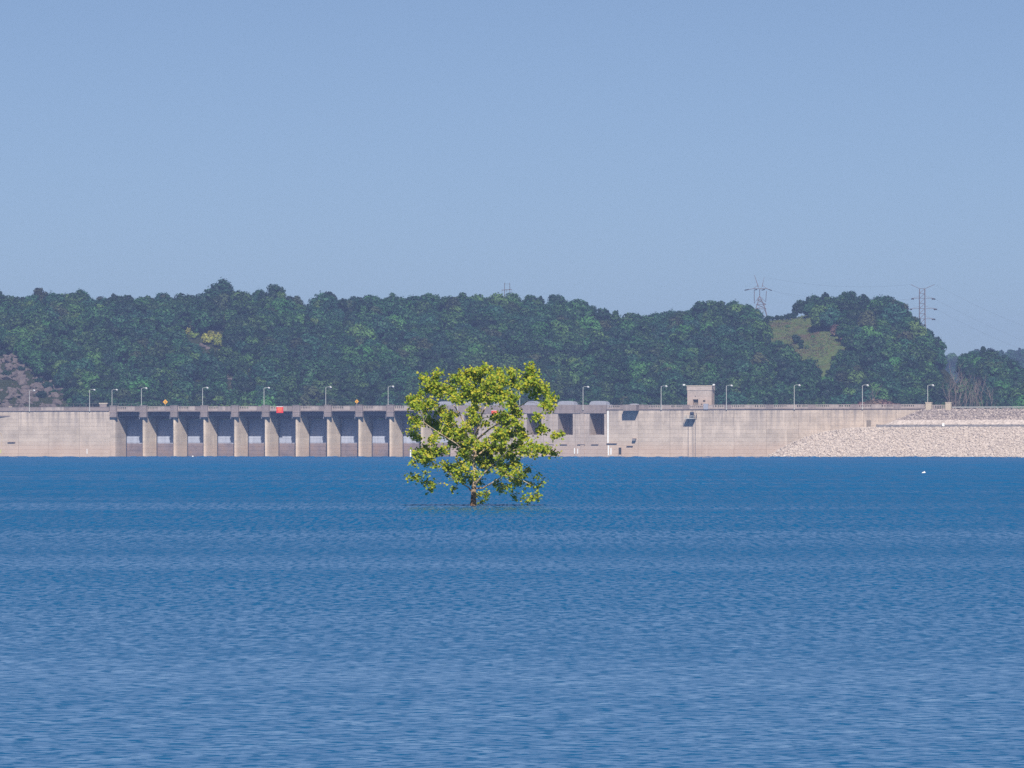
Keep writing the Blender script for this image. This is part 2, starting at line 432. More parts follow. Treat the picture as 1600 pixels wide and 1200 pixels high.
# low uneven wave crests added along the dam foot to hint at heat shimmer
_w = MB(); _rw = random.Random(8); _ts = np.arange(T(-40), T(1640), 1.15)
for _k in range(9):
    _p0 = 33 + _k*5.5; _n0 = len(_w.v); _ph = [_rw.uniform(0, 6.28) for _ in range(5)]
    for _t in _ts:
        h = 1.5*(.10 + .16*abs(math.sin(_t*.31 + _ph[0]) * math.sin(_t*.083 + _ph[1])) + .20*max(0, math.sin(_t*.57 + _ph[2])*math.sin(_t*.021 + _ph[3])) + _rw.uniform(-.05, .06))
        p_ = _p0 + 1.2*math.sin(_t*.05 + _ph[4])
        for dp, hh in ((1.1, -.05), (0, max(h, .03)), (-1.3, -.05)):
            q = DW(_t, p_ + dp, hh); _w.v.append((q.x, q.y, q.z))
    for i in range(len(_ts)-1):
        for j in range(2): _w.f.append((_n0+i*3+j, _n0+(i+1)*3+j, _n0+(i+1)*3+j+1, _n0+i*3+j+1))
tag(_w.build('shimmer_crests', M['water']), 'small wave crests added for heat shimmer along the foot of the dam', kind='structure')

# wall blocks between contraction joints
LIFT = 1.75
def wall_profile(y0=0.0, y1=9.0, z0=-3.0, z1=21.0):
    prof = [(y1, z0), (y0, z0)]
    z = math.ceil(z0/LIFT)*LIFT
    while z < z1 - .3:
        prof += [(y0, z-.05), (y0+.05, z-.03), (y0+.05, z+.03), (y0, z+.05)]
        z += LIFT
    prof += [(y0, z1), (y1, z1)]
    return prof
def wall_block(t0, t1, y0=0.0, y1=9.0, z1=21.0, m='conc', z0=-3.0):
    return MB().prismx(wall_profile(y0, y1, z0, z1), t0+.05, t1-.05).build('wall_block', M[m], dam)
def fill_blocks(ta, tb, size=15.0, **kw):
    n = max(1, round((tb-ta)/size)); st = (tb-ta)/n
    for i in range(n): wall_block(ta+i*st, ta+(i+1)*st, y0=random.uniform(-.03, .03), **kw)

pier_u = [221, 269, 316, 364, 412, 460, 509, 558, 606.5, 655.5]
pier_t = [T(u) for u in pier_u]
PW, PD = 2.9, 11.0
tA = T(181.5)                 # right end of the left wall
tB = T(703.5)                 # where the intake block begins
t29 = T(29)
wall_block(T(-250), t29 - 30); wall_block(t29-30, t29-15); wall_block(t29-15, t29)
fill_blocks(t29, T(172)); _ew = [(T(172)+.05, 14.0), (T(172)+.05, 0.0), (tA-1.2, 0.0)]
_ew += [(tA-.9, .08), (tA-.62, .40), (tA-.45, 1.0), (tA-.3, 2.0), (tA-.15, 3.6), (tA+.24, PD+.2)]
_ew.append((tA+.24, 14.0))
_mb = MB(); _z = -3.0
while _z < 21.0:
    _mb.prism(_ew, _z, min(_z+LIFT, 21.0)-.02); _z += LIFT
_mb.build('end_pier', M['conc'], dam)
MB().box(T(-250), tA, 9.05, 24, 4, 20.98).build('abutment_fill', M['conc'], dam)

# piers: rounded nose, sloping slightly, corbel with ledge
def pier_mesh():
    def plan(k):
        base = [(0, PD+6), (0, 3.2), (.04, 2.0), (.16, 1.05), (.36, .40), (.62, .08), (.90, 0), (1.18, .10), (1.46, .48), (1.70, 1.15), (1.88, 2.0), (2.08, 3.6), (PW, PD+.2), (PW, PD+6)]
        return [(PW*.45 + (x-PW*.45)*(1-k), y + k) for x, y in base]
    mb = MB(); z = -3.0
    while z < 20.7:
        z2 = min(z + LIFT, 20.7)
        mb.prism(plan(0), z, z2-.03 if z2 < 20.7 else z2)
        if z2 < 20.7: mb.prism(plan(.03), z2-.03, z2)
        z = z2
    return mb.mesh('pier', M['conc_pier'])
def corbel_mesh():
    mb = MB()
    mb.prismx([(.2, 17.9), (-1.25, 18.2), (-1.25, 20.2), (-1.05, 20.3), (-1.05, 23.35), (.35, 23.35), (.35, 17.9)], -.35, PW+.05)
    mb.box(-.45, PW+.15, -1.35, .5, 20.2, 20.55)
    mb.box(-.45, PW+.15, -1.2, .5, 23.3, 23.55)
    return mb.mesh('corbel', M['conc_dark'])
pm, cm = pier_mesh(), corbel_mesh()
for t in pier_t:
    p = link('pier', pm, dam, (t, 0, 0))
    link('corbel', cm, p)
link('corbel', cm, dam, (T(174), .02, 0))

# bays
bays = []
edges = [tA+.25] + [t for t in pier_t]
for i, t in enumerate(pier_t):
    left = tA+.25 if i == 0 else pier_t[i-1] + PW
    bays.append((left, t))
bays.append((pier_t[-1]+PW, tB))
GH = 17.2
for i, (a, b) in enumerate(bays):
    # curved gate skin with horizontal plates
    mb = MB(); R = 40.0; zc = 5.0; ycen = PD + R
    nz = 10; zs = np.linspace(-.2, GH, nz+1)
    for k in range(nz):
        z0, z1 = zs[k], zs[k+1] - .05
        y0 = ycen - math.sqrt(max(R*R - (z0-zc)**2, 1)); y1 = ycen - math.sqrt(max(R*R - (z1-zc)**2, 1))
        mb.prismx([(y0, z0), (y1, z1), (y1+.25, z1), (y0+.25, z0)], a+.12, b-.12)
        mb.box(a+.12, b-.12, y1+.12, y1+.4, z1, z1+.05)
    gt = mb.build('gate', M['gate'], dam)
    for x in (a, b-.22): MB().box(x, x+.22, PD-.5, PD-.1, -1, 20).build('gate_guide', M['girder'], gt)
    MB().prismx([(PD-1.2, -3), (PD-.4, -.9), (PD+1.5, -.3), (PD+8, -1), (PD+8, -3)], a, b).build('weir_crest', M['conc_stain'], dam)
    # bridge deck and girders
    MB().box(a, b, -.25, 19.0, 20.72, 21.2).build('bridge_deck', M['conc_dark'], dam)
    for yy, zb in ((1.6, 18.9), (4.6, 18.7), (7.8, 17.3)):
        gb = MB()
        gb.box(a+.05, b-.05, yy-.03, yy+.03, zb+.06, 20.66); gb.box(a+.05, b-.05, yy-.25, yy+.25, zb, zb+.06); gb.box(a+.05, b-.05, yy-.25, yy+.25, 20.66, 20.715)
        n = 8
        for k in range(1, n):
            x = a + (b-a)*k/n; gb.box(x-.05, x+.05, yy-.22, yy-.03, zb+.06, 20.66)
        gb.build('girder', M['girder'], dam)
    wk = MB(); wk.box(a+.05, b-.05, 9.3, 10.2, 17.35, 17.5)
    for k in range(12):
        x = a + .3 + (b-a-.6)*k/11; wk.tube([(x, 9.3, 17.5), (x, 9.3, 18.5)], .04, 4)
    wk.tube([(a+.1, 9.3, 18.5), (b-.1, 9.3, 18.5)], .04, 4)
    wk.build('gate_walkway', M['girder'], dam)
    hb = MB(); hb.box(b-1.6, b-.25, 1.0, 1.5, 17.6, 18.4); hb.tube([(b-1.5, .9, 17.2), (b-1.5, .9, 19.4)], .07, 5); hb.tube([(b-.9, .9, 17.2), (b-.9, .9, 19.4)], .07, 5)
    hb.build('hoist_bracket', M['vent'], dam)

# parapets
def balustrade(ta, tb, y=-.1, z0=21.2, z1=23.1, m='conc_rail'):
    mb = MB()
    mb.box(ta, tb, y-.02, y+.3, z0, z0+.45)
    n = max(2, int((tb-ta)/.85))
    for k in range(n+1):
        x = ta + .02 + (tb-ta-.44)*k/n
        mb.box(x, x+.40, y, y+.26, z0+.45, z1-.25)
    mb.box(ta, tb, y-.05, y+.32, z1-.25, z1)
    return mb.build('balustrade', M[m], dam)
def panel(ta, tb, y=-.1, z0=21.2, z1=23.1, m='conc_rail'):
    mb = MB(); mb.box(ta, tb, y-.02, y+.30, z0, z1-.22); mb.box(ta, tb, y-.08, y+.34, z1-.22, z1+.02)
    return mb.build('parapet_panel', M[m], dam)
for i, (a, b) in enumerate(bays):
    a2 = a + .1; b2 = b - .5; c1 = a2 + (b2-a2)*random.uniform(.42, .5); c2 = a2 + (b2-a2)*random.uniform(.72, .8)
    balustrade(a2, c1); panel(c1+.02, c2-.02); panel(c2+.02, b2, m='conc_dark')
# left wall: coping and plain dark parapet
def coping(ta, tb, m='conc_dark'):
    return MB().prismx([(.5, 20.75), (0, 20.75), (-.42, 21.05), (-.42, 21.45), (.5, 21.45)], ta, tb).build('coping', M[m], dam)
ts = np.linspace(T(-250), T(171), 13)
for i in range(12):
    coping(ts[i]+.02, ts[i+1]-.02)
    panel(ts[i]+.03, ts[i+1]-.03, z0=21.45, z1=22.9, m='conc_dark' if i % 3 else 'conc_rail')
# intake block u 703..960
tI = [T(u) for u in (703.5, 752.5, 801, 849.5, 898.5, 947.5)]
open_u = [725, 774, 823, 872, 921]
def lift_front(mb, x0, x1, z0, z1, y1=10.5):
    if x1 - x0 > .05: mb.prismx(wall_profile(0, y1, z0, z1), x0, x1)
for i in range(5):
    a, b = tI[i]+.05, tI[i+1]-.05
    oa = T(open_u[i]); ob = oa + 6.9
    mb = MB()
    lift_front(mb, a, oa, -3, 19.5); lift_front(mb, ob, b, -3, 19.5)
    mb.prismx(wall_profile(0, 10.5, -3, 10.0), oa, ob)
    ib = mb.build('intake_bay', M['conc_stain'], dam)
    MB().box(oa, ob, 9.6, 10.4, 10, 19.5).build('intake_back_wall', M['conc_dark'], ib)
    for x in (oa+2.2, oa+4.6): MB().box(x-.12, x+.12, 9.3, 9.55, 10.0, 19.45).build('stop_log_guide', M['girder'], ib)
    for x0, x1 in ((a+1.2, a+4.6), (oa+1.0, oa+4.2)): MB().prismx([(-.05, 5.55), (-.55, 5.7), (-.55, 5.95), (-.05, 6.05)], x0, x1).build('drip_ledge', M['conc_dark'], ib)
    MB().prismx([(10.5, 19.5), (-.28, 19.5), (-.28, 23.2), (0.3, 23.2), (.3, 21.2), (10.5, 21.2)], a, b).build('crest_beam', M['conc_dark'], dam)
# buttress strips between the intakes
for u in (910, 861, 812.5, 763):
    MB().prismx(wall_profile(-.35, -.04, -3, 19.4), T(u)-.9, T(u)+.9).build('buttress_strip', M['conc_stain'], dam)
tE = tI[5]
# right wall
tR = T(1452)
fill_blocks(tE, tR)
MB().box(tE, tR, 9.05, 20, 4, 20.98).build('crest_fill', M['conc'], dam)
segs = np.linspace(tE + .1, tR, 24)
for i in range(23):
    a, b = segs[i]+.02, segs[i+1]-.02
    coping(a, b)
    um = i
    if i in (1, 2):
        panel(a, b, z0=21.45, z1=23.2, m='conc_dark'); continue
    if i % 3 == 1: panel(a, a+(b-a)*.62, z0=21.45); balustrade(a+(b-a)*.62+.02, b, z0=21.45)
    elif i % 3 == 2: panel(a+(b-a)*.5, b, z0=21.45, m='conc_dark'); balustrade(a, a+(b-a)*.5-.02, z0=21.45)
    else: balustrade(a, b, z0=21.45)
MB().box(T(-250), tR, 1.2, 8.5, 21.21, 21.3).build('roadway', M['asphalt'], dam)
MB().box(T(-250), tR, 8.8, 9.1, 21.21, 22.3).build('rear_parapet', M['conc_dark'], dam)
# white gauge strip, ledges, small openings
def on_wall(u0, u1, v0, v1, name, m, proud=.06, y0=0.0, d=.05):
    t0, t1 = T(u0), T(u1); z0, z1 = zv(v1, u0), zv(v0, u0)
    return MB().box(t0, t1, y0-proud, y0-proud+d, z0, z1).build(name, M[m], dam)
on_wall(949.0, 951.2, 642, 694, 'gauge_strip', 'white', .12)
on_wall(949.8, 951.8, 696, 711.5, 'gauge_strip', 'white', .12)
on_wall(953.8, 955.6, 700, 710.5, 'gauge_strip', 'white', .12)
on_wall(897, 898.6, 700, 709, 'gauge_strip', 'white', .12); on_wall(902, 903.4, 701, 709, 'gauge_strip', 'white', .12)
on_wall(135.6, 136.8, 701.5, 709.5, 'gauge_strip', 'white', .12)
on_wall(120.4, 121.1, 670, 687, 'gauge_strip', 'cream', .10)
def niche(u0, u1, v0, v1):
    f = on_wall(u0, u1, v0, v1, 'wall_niche', 'dark', .13, d=.04)
    t0, t1 = T(u0), T(u1); z0, z1 = zv(v1, u0), zv(v0, u0)
    fr = MB(); fr.box(t0-.2, t0-.01, -.3, -.08, z0-.2, z1+.2); fr.box(t1+.01, t1+.2, -.3, -.08, z0-.2, z1+.2); fr.box(t0, t1, -.3, -.08, z1+.01, z1+.2)
    fr.build('niche_frame', M['conc_stain'], f)
niche(967, 971, 699.5, 710)
def ledge(u0, u1, v):
    t0, t1 = T(u0), T(u1); z = zv(v, u0)
    MB().prismx([(-.04, z-.35), (-.7, z-.05), (-.7, z+.15), (-.04, z+.25)], t0, t1).build('drip_ledge', M['conc_dark'], dam)
ledge(948.5, 964, 693); ledge(979.5, 989, 697); ledge(988.5, 994.5, 685.5); ledge(12.5, 24, 691)
MB().box(T(989), T(994), -1.4, -.05, zv(688.5, 990), zv(685.8, 990)).build('inlet_box', M['barrier'], dam)
on_wall(1354, 1361, 656.5, 669.5, 'wall_door', 'door', .12)
# balcony on the wall right of the intakes
bt0, bt1 = T(978.5), T(999)
bal = MB(); bal.prismx([(-.45, 20.6), (-4.6, 20.6), (-4.6, 23.25), (-4.25, 23.25), (-4.25, 21.2), (-.45, 21.2)], bt0, bt1)
bal.box(bt0, bt0+.35, -4.25, -.45, 21.2, 23.2); bal.box(bt1-.35, bt1, -4.25, -.45, 21.2, 23.2)
bal.build('crest_balcony', M['conc_dark'], dam)
# wedge platform at the far left
tw = T(16)
MB().prism([(tw, -.03), (T(-60), -3.4), (T(-120), -3.4), (T(-120), -.03)], 18.6, 19.1).build('wall_platform', M['conc_dark'], dam)
# trash hoist platform
ht0, ht1 = T(1073), T(1087.5)
hp = MB(); hz = zv(654.5, 1080)
hp.box(ht0, ht1, -3.6, -.05, hz, hz+.3)
for x in np.linspace(ht0, ht1, 7):
    hp.tube([(x, -3.55, hz+.3), (x, -3.55, hz+1.5)], .06, 5)
for zz in (.9, 1.5): hp.tube([(ht0, -3.55, hz+zz), (ht1, -3.55, hz+zz)], .06, 5); hp.tube([(ht0, -3.55, hz+zz), (ht0, -.1, hz+zz)], .06, 5); hp.tube([(ht1, -3.55, hz+zz), (ht1, -.1, hz+zz)], .06, 5)
hpo = hp.build('hoist_platform', M['galv'], dam)
mc = MB(); mc.box(ht0+2.1, ht0+3.9, -2.6, -1.0, hz+.31, hz+1.8); mc.tube([(ht0+2.2, -1.8, hz+2.4), (ht0+3.8, -1.8, hz+2.4)], .6, 10); mc.tube([(ht1+.6, -1, hz+.6), (ht1+.6, -1, hz+2.6)], .12, 5)
mc.build('hoist_winch', M['girder'], hpo)
for u in (1075.5, 1083, 1086.5): MB().box(T(u)-.11, T(u)+.11, -.25, -.06, -1, hz).build('guide_rail', M['barrier'], hpo)

# ------------------------------------------------------------------ elevator tower
tw0, tw1 = T(1072, 0) , T(1112, 0)
tower = empty('elevator_tower', DW((tw0+tw1)/2, -3, 21.3), -TH, 'square concrete elevator tower standing on the dam crest', 'tower')
W = (tw1-tw0)/2 - .3; Hh = 31.6 - 21.3
b_ = MB()
dx0, dx1 = -W + 2.6, -W + 5.0
b_.box(-W, dx0, -2.2, 1.8, 0, Hh-2.2); b_.box(dx1, W, -2.2, 1.8, 0, Hh-2.2); b_.box(dx0, dx1, -2.2, 1.8, 4.2, Hh-2.2); b_.box(dx0, dx1, -.6, 1.8, 0, 4.2)
b_.build('tower_wall', M['conc_stain'], tower)
MB().box(-W-.18, W+.18, -2.38, 1.98, Hh-2.2, Hh-.35).build('roof_band', M['conc_stain'], tower)
MB().box(-W-.3, W+.3, -2.5, 2.1, Hh-.35, Hh).build('roof', M['cream'], tower)
MB().box(dx0+.2, dx1-.2, -.75, -.62, 0, 3.9).build('door', M['door'], tower)
for (x, z, s) in ((W-3.4, 3.5, .5), (W-3.3, 1.9, .4), (-W+6.6, 2.1, .3), (-W+3.7, 5.6, .22)):
    MB().box(x-s, x+s, -2.26, -2.2, z-s*.7, z+s*.7).build('window', M['dark'], tower)
MB().box(-W+7.9, -W+10.0, -3.6, -2.6, -.2, 2.3).build('control_cabinet', M['vent'], tower)
for sx in (-1, 1):
    fl = MB(); fl.tube([(sx*(W+.2), -2.4, Hh-.1), (sx*(W+1.0), -2.8, Hh+.25)], .08, 5)
    f_ = fl.build('floodlight_arm', M['galv'], tower)
    MB().prismx([(-3.2, Hh+.0), (-3.2, Hh+.5), (-2.5, Hh+.6), (-2.5, Hh+.15)], sx*(W+1.25)-.45, sx*(W+1.25)+.45).build('floodlight', M['white'], f_)

# ------------------------------------------------------------------ lamp posts
def lamp_proto(h=8.3):
    e = empty('lamp_post')
    MB().tube([(0,0,0), (0,0,.5), (0,0,.55), (0,0,h)], [.26,.26,.17,.12], 8).build('pole', M['galv'], e)
    MB().tube([(0,0,h-.15), (.5,-.0,h+.12), (1.3,0,h+.22), (2.0,0,h+.15)], [.08,.075,.07,.06], 6).build('arm', M['galv'], e)
    hd = MB()
    hd.tube([(1.75,0,h+.16), (2.0,0,h+.14), (2.4,0,h+.05), (2.75,0,h-.1), (2.85,0,h-.18)], [.1,.27,.36,.30,.08], 8)
    hd.build('lamp_head', M['lampglass'], e, smooth=True)
    return e
lamp_info = [
 (46, 610, 'leftmost lamp post, on the crest before the bare rock bank'),
 (140, 609, 'lamp post on the plain left wall, second from the left'),
 (175, 609, 'short lamp post set back behind the first gate pier'),
 (221, 606.5, 'lamp post on the pier just left of the lower yellow sign'),
 (316.5, 606, 'lamp post on a gate pier, next one right of the lower yellow sign'),
 (412.5, 606, 'lamp post on the pier just left of the red board'),
 (509, 605, 'lamp post on a gate pier, left of the yellow sign on a post'),
 (606.5, 604, 'lamp post on the last pier seen left of the flooded tree'),
 (715, 604, 'lamp post half hidden behind the left of the flooded tree crown'),
 (812, 604, 'lamp post behind the right side of the flooded tree crown'),
 (911, 604.5, 'lamp post between the two rightmost grey vent covers'),
 (1033, 603.5, 'lamp post just left of the square elevator tower'),
 (1135, 602.5, 'lamp post just right of the square elevator tower'),
 (1241, 602, 'second lamp post to the right of the elevator tower'),
 (1347.5, 602, 'lamp post above the small door in the dam wall'),
 (1449.5, 602, 'rightmost lamp post, at the pale end post of the parapet')]
proto = None
for u, v, lab in lamp_info:
    short = u == 175
    p = -6 if short else .55
    base = 21.3 if short else 20.95
    pos = DW(T(u, p), p, base)
    h = (PZ(v, pos.y) - base - .1)
    if proto is None: o = proto = lamp_proto(8.3)
    else: o = copy_tree(proto)
    o.location = pos; o.rotation_euler = (0, 0, -TH); o.scale = (1, 1, h/8.3)
    tag(o, lab, 'lamp post', 'lamp posts along the dam crest')
    # bracket base on the parapet
# ------------------------------------------------------------------ signs
def diamond(u, v0, v1, vb, lab, p=-.5):
    pos = DW(T(u, p), p, 0); zt, zb = PZ(v0, pos.y), PZ(v1, pos.y); r = (zt-zb)/2
    pz = PZ(vb, pos.y)
    e = empty('warning_sign', (pos.x, pos.y, pz), -TH*.5, lab, 'sign', 'yellow diamond signs on the dam')
    bd = MB(); zc = (zt+zb)/2 - pz
    bd.add([(0,-.03,zc-r),(r,-.03,zc),(0,-.03,zc+r),(-r,-.03,zc),(0,.03,zc-r),(r,.03,zc),(0,.03,zc+r),(-r,.03,zc)], [(0,1,2,3),(7,6,5,4),(0,4,5,1),(1,5,6,2),(2,6,7,3),(3,7,4,0)])
    d = bd.build('sign_face', M['yellow'], e)
    MB().box(-.12, .12, -.05, -.034, zc-.55*r, zc+.3*r).build('sign_symbol', M['blackpaint'], d)
    MB().tube([(0,.08,0),(0,.08,zc+r*.6)], .07, 6).build('sign_post', M['galv'] , e)
    return e
diamond(258.3, 624, 632, 637, 'yellow diamond sign above the parapet between the first two lamp-bearing piers')
diamond(557.5, 624, 630.5, 636, 'yellow diamond sign on a short orange post on top of a pier')
def board(u0, u1, v0, v1, lab, m, cat='sign', name='notice_board', text=True):
    p = .45; t0, t1 = T(u0, p), T(u1, p); pos = DW((t0+t1)/2, p, 0); z0, z1 = PZ(v1, pos.y), PZ(v0, pos.y)
    e = empty(name, (pos.x, pos.y, z0), -TH, lab, cat)
    w2 = (t1-t0)/2; h = z1-z0
    bo = MB().box(-w2, w2, -.06, .04, 0, h).build('board', M[m], e)
    if text:
        tx = MB()
        for (a, b, zz) in ((-.6,.6,.72),(-.72,-.1,.5),(.0,.7,.5),(-.45,.42,.28)):
            tx.box(a*w2, b*w2, -.08, -.064, h*(zz-.06), h*(zz+.06))
        tx.build('lettering', M['orangetext'], bo)
        MB().box(-w2, w2*.9, -.075, -.062, h*.93, h).build('top_strip', M['white'], bo)
    br = MB()
    for x in (-w2*.6, w2*.6): br.box(x-.06, x+.06, .04, .30, h*.4, h*.55)
    br.build('bracket', M['galv'], e)
board(432, 442.6, 635.2, 645.2, 'red board with orange print hung on the parapet left of the flooded tree', 'orange')
board(768, 778, 641, 648, 'red board on the dam seen through the flooded tree', 'orange')
board(789, 793.5, 635, 646, 'small teal board on the parapet behind the flooded tree', 'teal', text=False)

# ------------------------------------------------------------------ vent covers on the intake block
vent_labels = {698: 'grey vent cover behind the left part of the flooded tree', 740: 'grey vent cover hidden behind the middle of the flooded tree', 785: 'grey vent cover behind the right part of the flooded tree',
  834: 'grey vent cover on the crest at the right edge of the flooded tree', 887: 'grey vent cover just left of the lamp post on the intakes', 937: 'grey vent cover just right of the lamp post on the intakes'}
vp = None
for u, lab in vent_labels.items():
    if vp is None:
        vp = empty('vent_cover')
        mb = MB(); wv_, hv = 4.0, 3.6
        prof = [(-wv_,0),(-wv_,2.2),(-wv_*.92,2.9),(-wv_*.75,3.4),(-wv_*.4,3.6),(wv_*.4,3.6),(wv_*.75,3.4),(wv_*.92,2.9),(wv_,2.2),(wv_,0)]
        n = len(prof); vs = [(x, -2.5, z) for x, z in prof] + [(x, 2.5, z) for x, z in prof]
        fs = [tuple(range(n)), tuple(range(2*n-1, n-1, -1))] + [(i, n+i, n+(i+1) % n, (i+1) % n) for i in range(n)]
        mb.add(vs, fs)
        mb.build('hood', M['vent'], vp)
        rb = MB()
        for x in np.linspace(-wv_*.7, wv_*.7, 6): rb.box(x-.08, x+.08, -2.62, -2.5, .2, 3.3)
        rb.build('stiffener', M['vent'], vp)
        MB().box(wv_+.02, wv_+1.2, -2, 2, 0, 2.1).build('side_duct', M['vent'], vp)
        o = vp
    else: o = copy_tree(vp)
    o.location = DW(T(u, -4), -4, 21.35); o.rotation_euler = (0, 0, -TH)
    o.scale = (1.0 if u > 860 else .85, 1, 1)
    tag(o, lab, 'vent', 'rounded grey vent covers on the intake crest')
o = empty('vent_cover', DW(T(991, -3), -3, 21.35), -TH, 'low pale vent dome peeping over the parapet right of the intakes', 'vent')
MB().tube([(0,0,0),(0,0,1.9),(0,0,2.25),(0,0,2.4)], [2.4,2.4,1.9,.6], 14).build('dome', M['vent'], o)
tag(MB().build if False else o)

# ------------------------------------------------------------------ left crest: fence and kerb pieces
fe = empty('crest_fence', DW(T(90, -7), -7, 21.3), -TH, 'wire fence with thin posts along the left crest', 'fence')
fp = MB(); half = 40.0
for x in np.arange(-half, half+.1, 3.2): 
    MB().tube([(x,0,0),(x,0,3.2)], .07, 5).build('fence_post', M['pylon'], fe)
for zz in (1.0, 2.0, 3.1): fp.tube([(-half,0,zz),(half,0,zz)], .05, 4)
fp.build('fence_rail', M['pylon'], fe)
for (u0, u1, v, lab) in ((14, 19, 635.4, 'short white plank lying at the left end of the crest'), (20.5, 32, 638.6, 'pale cream kerb block on the far left parapet'), (155, 168, 629.8, 'pale slab raised behind the parapet beside the first gate pier'), (36, 44, 636.2, 'short pale rail piece left of the first lamp post')):
    p = -.6; pos = DW(T((u0+u1)/2, p), p, 0); z = PZ(v, pos.y); hw = (T(u1, p)-T(u0, p))/2
    e = empty('kerb_block', (pos.x, pos.y, z-.45), -TH, lab, 'block')
    MB().box(-hw, hw, -.3, .3, .0, .55).build('slab', M['cream'], e)
    MB().box(-hw*.8, hw*.8, -.2, .2, -(z-.45-22.0) if z-.45 > 22.0 else -.4, -.001).build('support', M['conc_dark'], e)

# ------------------------------------------------------------------ embankment on the right
t_l = [T(u) for u in (1222, 1232, 1246, 1260, 1280, 1300, 1338, 1384, 2000)]
z_l = [-2.0, .6, 3.6, 6.4, 9.0, 10.8, 12.5, 12.9, 12.9]
def low_emb(t, p):
    P_ = np.interp(t, t_l, z_l)
    return np.minimum(P_, (30.5 - p)/19.0*12.9)
tu = [T(u) for u in (1385, 1400, 1418, 1440, 1452, 2000)]; zu = [12.0, 15.4, 17.6, 20.3, 20.9, 20.9]
def up_emb(t, p):
    return np.minimum(np.interp(t, tu, zu), 20.9 - (p-.6)*.95)
def emb_mesh(name, ts_, ps_, f, m, below):
    vs = []; fs = []; n = len(ps_)
    for t in ts_:
        for p in ps_: vs.append((t, -p, float(f(t, p))))
    for i in range(len(ts_)-1):
        for j in range(n-1): fs.append((i*n+j, i*n+j+1, (i+1)*n+j+1, (i+1)*n+j))
    me = bpy.data.meshes.new(name); me.from_pydata(vs, [], fs); me.update(); me.materials.append(m); return me
emb = empty('rock_embankment', (0, Y0, 0), -TH, 'pale riprap embankment sloping into the lake at the right end of the dam', 'embankment')
te = T(1990)
link('lower_slope', emb_mesh('lower_slope', np.concatenate([np.arange(T(1212), T(1390), 2.0), np.linspace(T(1390), te, 12)]), np.concatenate([[.05], np.arange(2, 34.1, 2.0)]), low_emb, M['gravel'], -3), emb)
# gravel step and upper slope
tg = [T(1371), T(1380), T(1408), te]; zg = [13.0, 13.6, 16.3, 16.3]
gm = MB()
for i in range(3):
    gm.add([(tg[i], -9.2, 12.8), (tg[i+1], -9.2, 12.8), (tg[i+1], -7.0, zg[i+1]), (tg[i], -7.0, zg[i]), (tg[i], -.05, zg[i]), (tg[i+1], -.05, zg[i+1])], [(0,1,2,3), (3,2,5,4)])
gm.build('gravel_step', M['gravel'], emb)
link('upper_slope', emb_mesh('upper_slope', np.concatenate([np.arange(T(1385), T(1460), 1.5), np.linspace(T(1461), te, 10)]), np.array([.05, .6, 2, 3.5, 5, 6.5]), up_emb, M['gravel'], 0), emb)
MB().box(tR+.1, te, .02, 14, 3, 20.9).build('embankment_core', M['gravel'], emb)
# stones
def stones(name, m, n, tr, pr, f, zmin, zmax, r0, r1, keep=None):
    bm = bmesh.new(); bmesh.ops.create_icosphere(bm, subdivisions=1, radius=1)
    bv = np.array([v.co[:] for v in bm.verts]); bf = np.array([[v.index for v in q.verts] for q in bm.faces]); bm.free()
    V, Fc = [], []; k = 0
    for _ in range(n*4):
        if k >= n: break
        t = RNG.uniform(*tr); p = RNG.uniform(*pr); z = float(f(t, p))
        if not (zmin < z < zmax): continue
        if keep and not keep(t, p): continue
        r = r0 + (r1-r0)*RNG.random()**2.2
        v = bv*(1 + RNG.uniform(-.28, .28, (len(bv), 1)))*np.array([r*RNG.uniform(.8, 1.4), r*RNG.uniform(.8, 1.3), r*RNG.uniform(.55, .9)])
        a = RNG.uniform(0, 6.28); ca, sa = math.cos(a), math.sin(a)
        v = v @ np.array([[ca, -sa, 0], [sa, ca, 0], [0, 0, 1]])
        a = RNG.uniform(-.6, .6); ca, sa = math.cos(a), math.sin(a)
        v = v @ np.array([[ca, 0, -sa], [0, 1, 0], [sa, 0, ca]])
        V.append(v + np.array([t, -p, z + r*.12])); Fc.append(bf + k*len(bv)); k += 1
    me = bpy.data.meshes.new(name); me.from_pydata(np.concatenate(V).tolist(), [], np.concatenate(Fc).tolist()); me.update(); me.materials.append(m)
    o = link(name, me, emb); o['kind'] = 'stuff'; return o
tvis = T(1680)
stones('riprap_stones', M['riprap'], 13000, (T(1222), tvis), (0.2, 31.5), low_emb, -.7, 12.88, .2, .68)
stones('riprap_stones', M['riprap'], 700, (T(1330), tvis), (10.6, 12.5), low_emb, 11.5, 12.95, .3, .6)
stones('riprap_stones', M['riprap_dark'], 4000, (T(1387), tvis), (.4, 5.6), up_emb, 15.6, 20.95, .2, .6, keep=lambda t, p: True)
# roadside barrier on the berm
bw = empty('roadside_barrier', DW(T(1370, 10.2), 10.2, 13.0), -TH, 'low dark barrier along the berm above the riprap', 'barrier')
bl = T(1800, 10.2) - T(1370, 10.2)
MB().box(0, bl, -.2, .2, 0, 1.25).build('barrier_beam', M['barrier'], bw)
for x in np.arange(0, bl, 6.0): MB().box(x-.25, x+.25, -.34, .34, -.3, 1.4).build('barrier_post', M['barrier'], bw)
b1 = empty('berm_bollard', DW(T(1474, 10.6), 10.6, 12.9), -TH, 'small white marker post standing on the berm barrier', 'post')
MB().box(-.5, .5, -.2, .2, .6, 1.9).build('marker_panel', M['white'], b1); MB().tube([(0,.25,-.4),(0,.25,1.7)], .08, 5).build('post', M['galv'], b1)
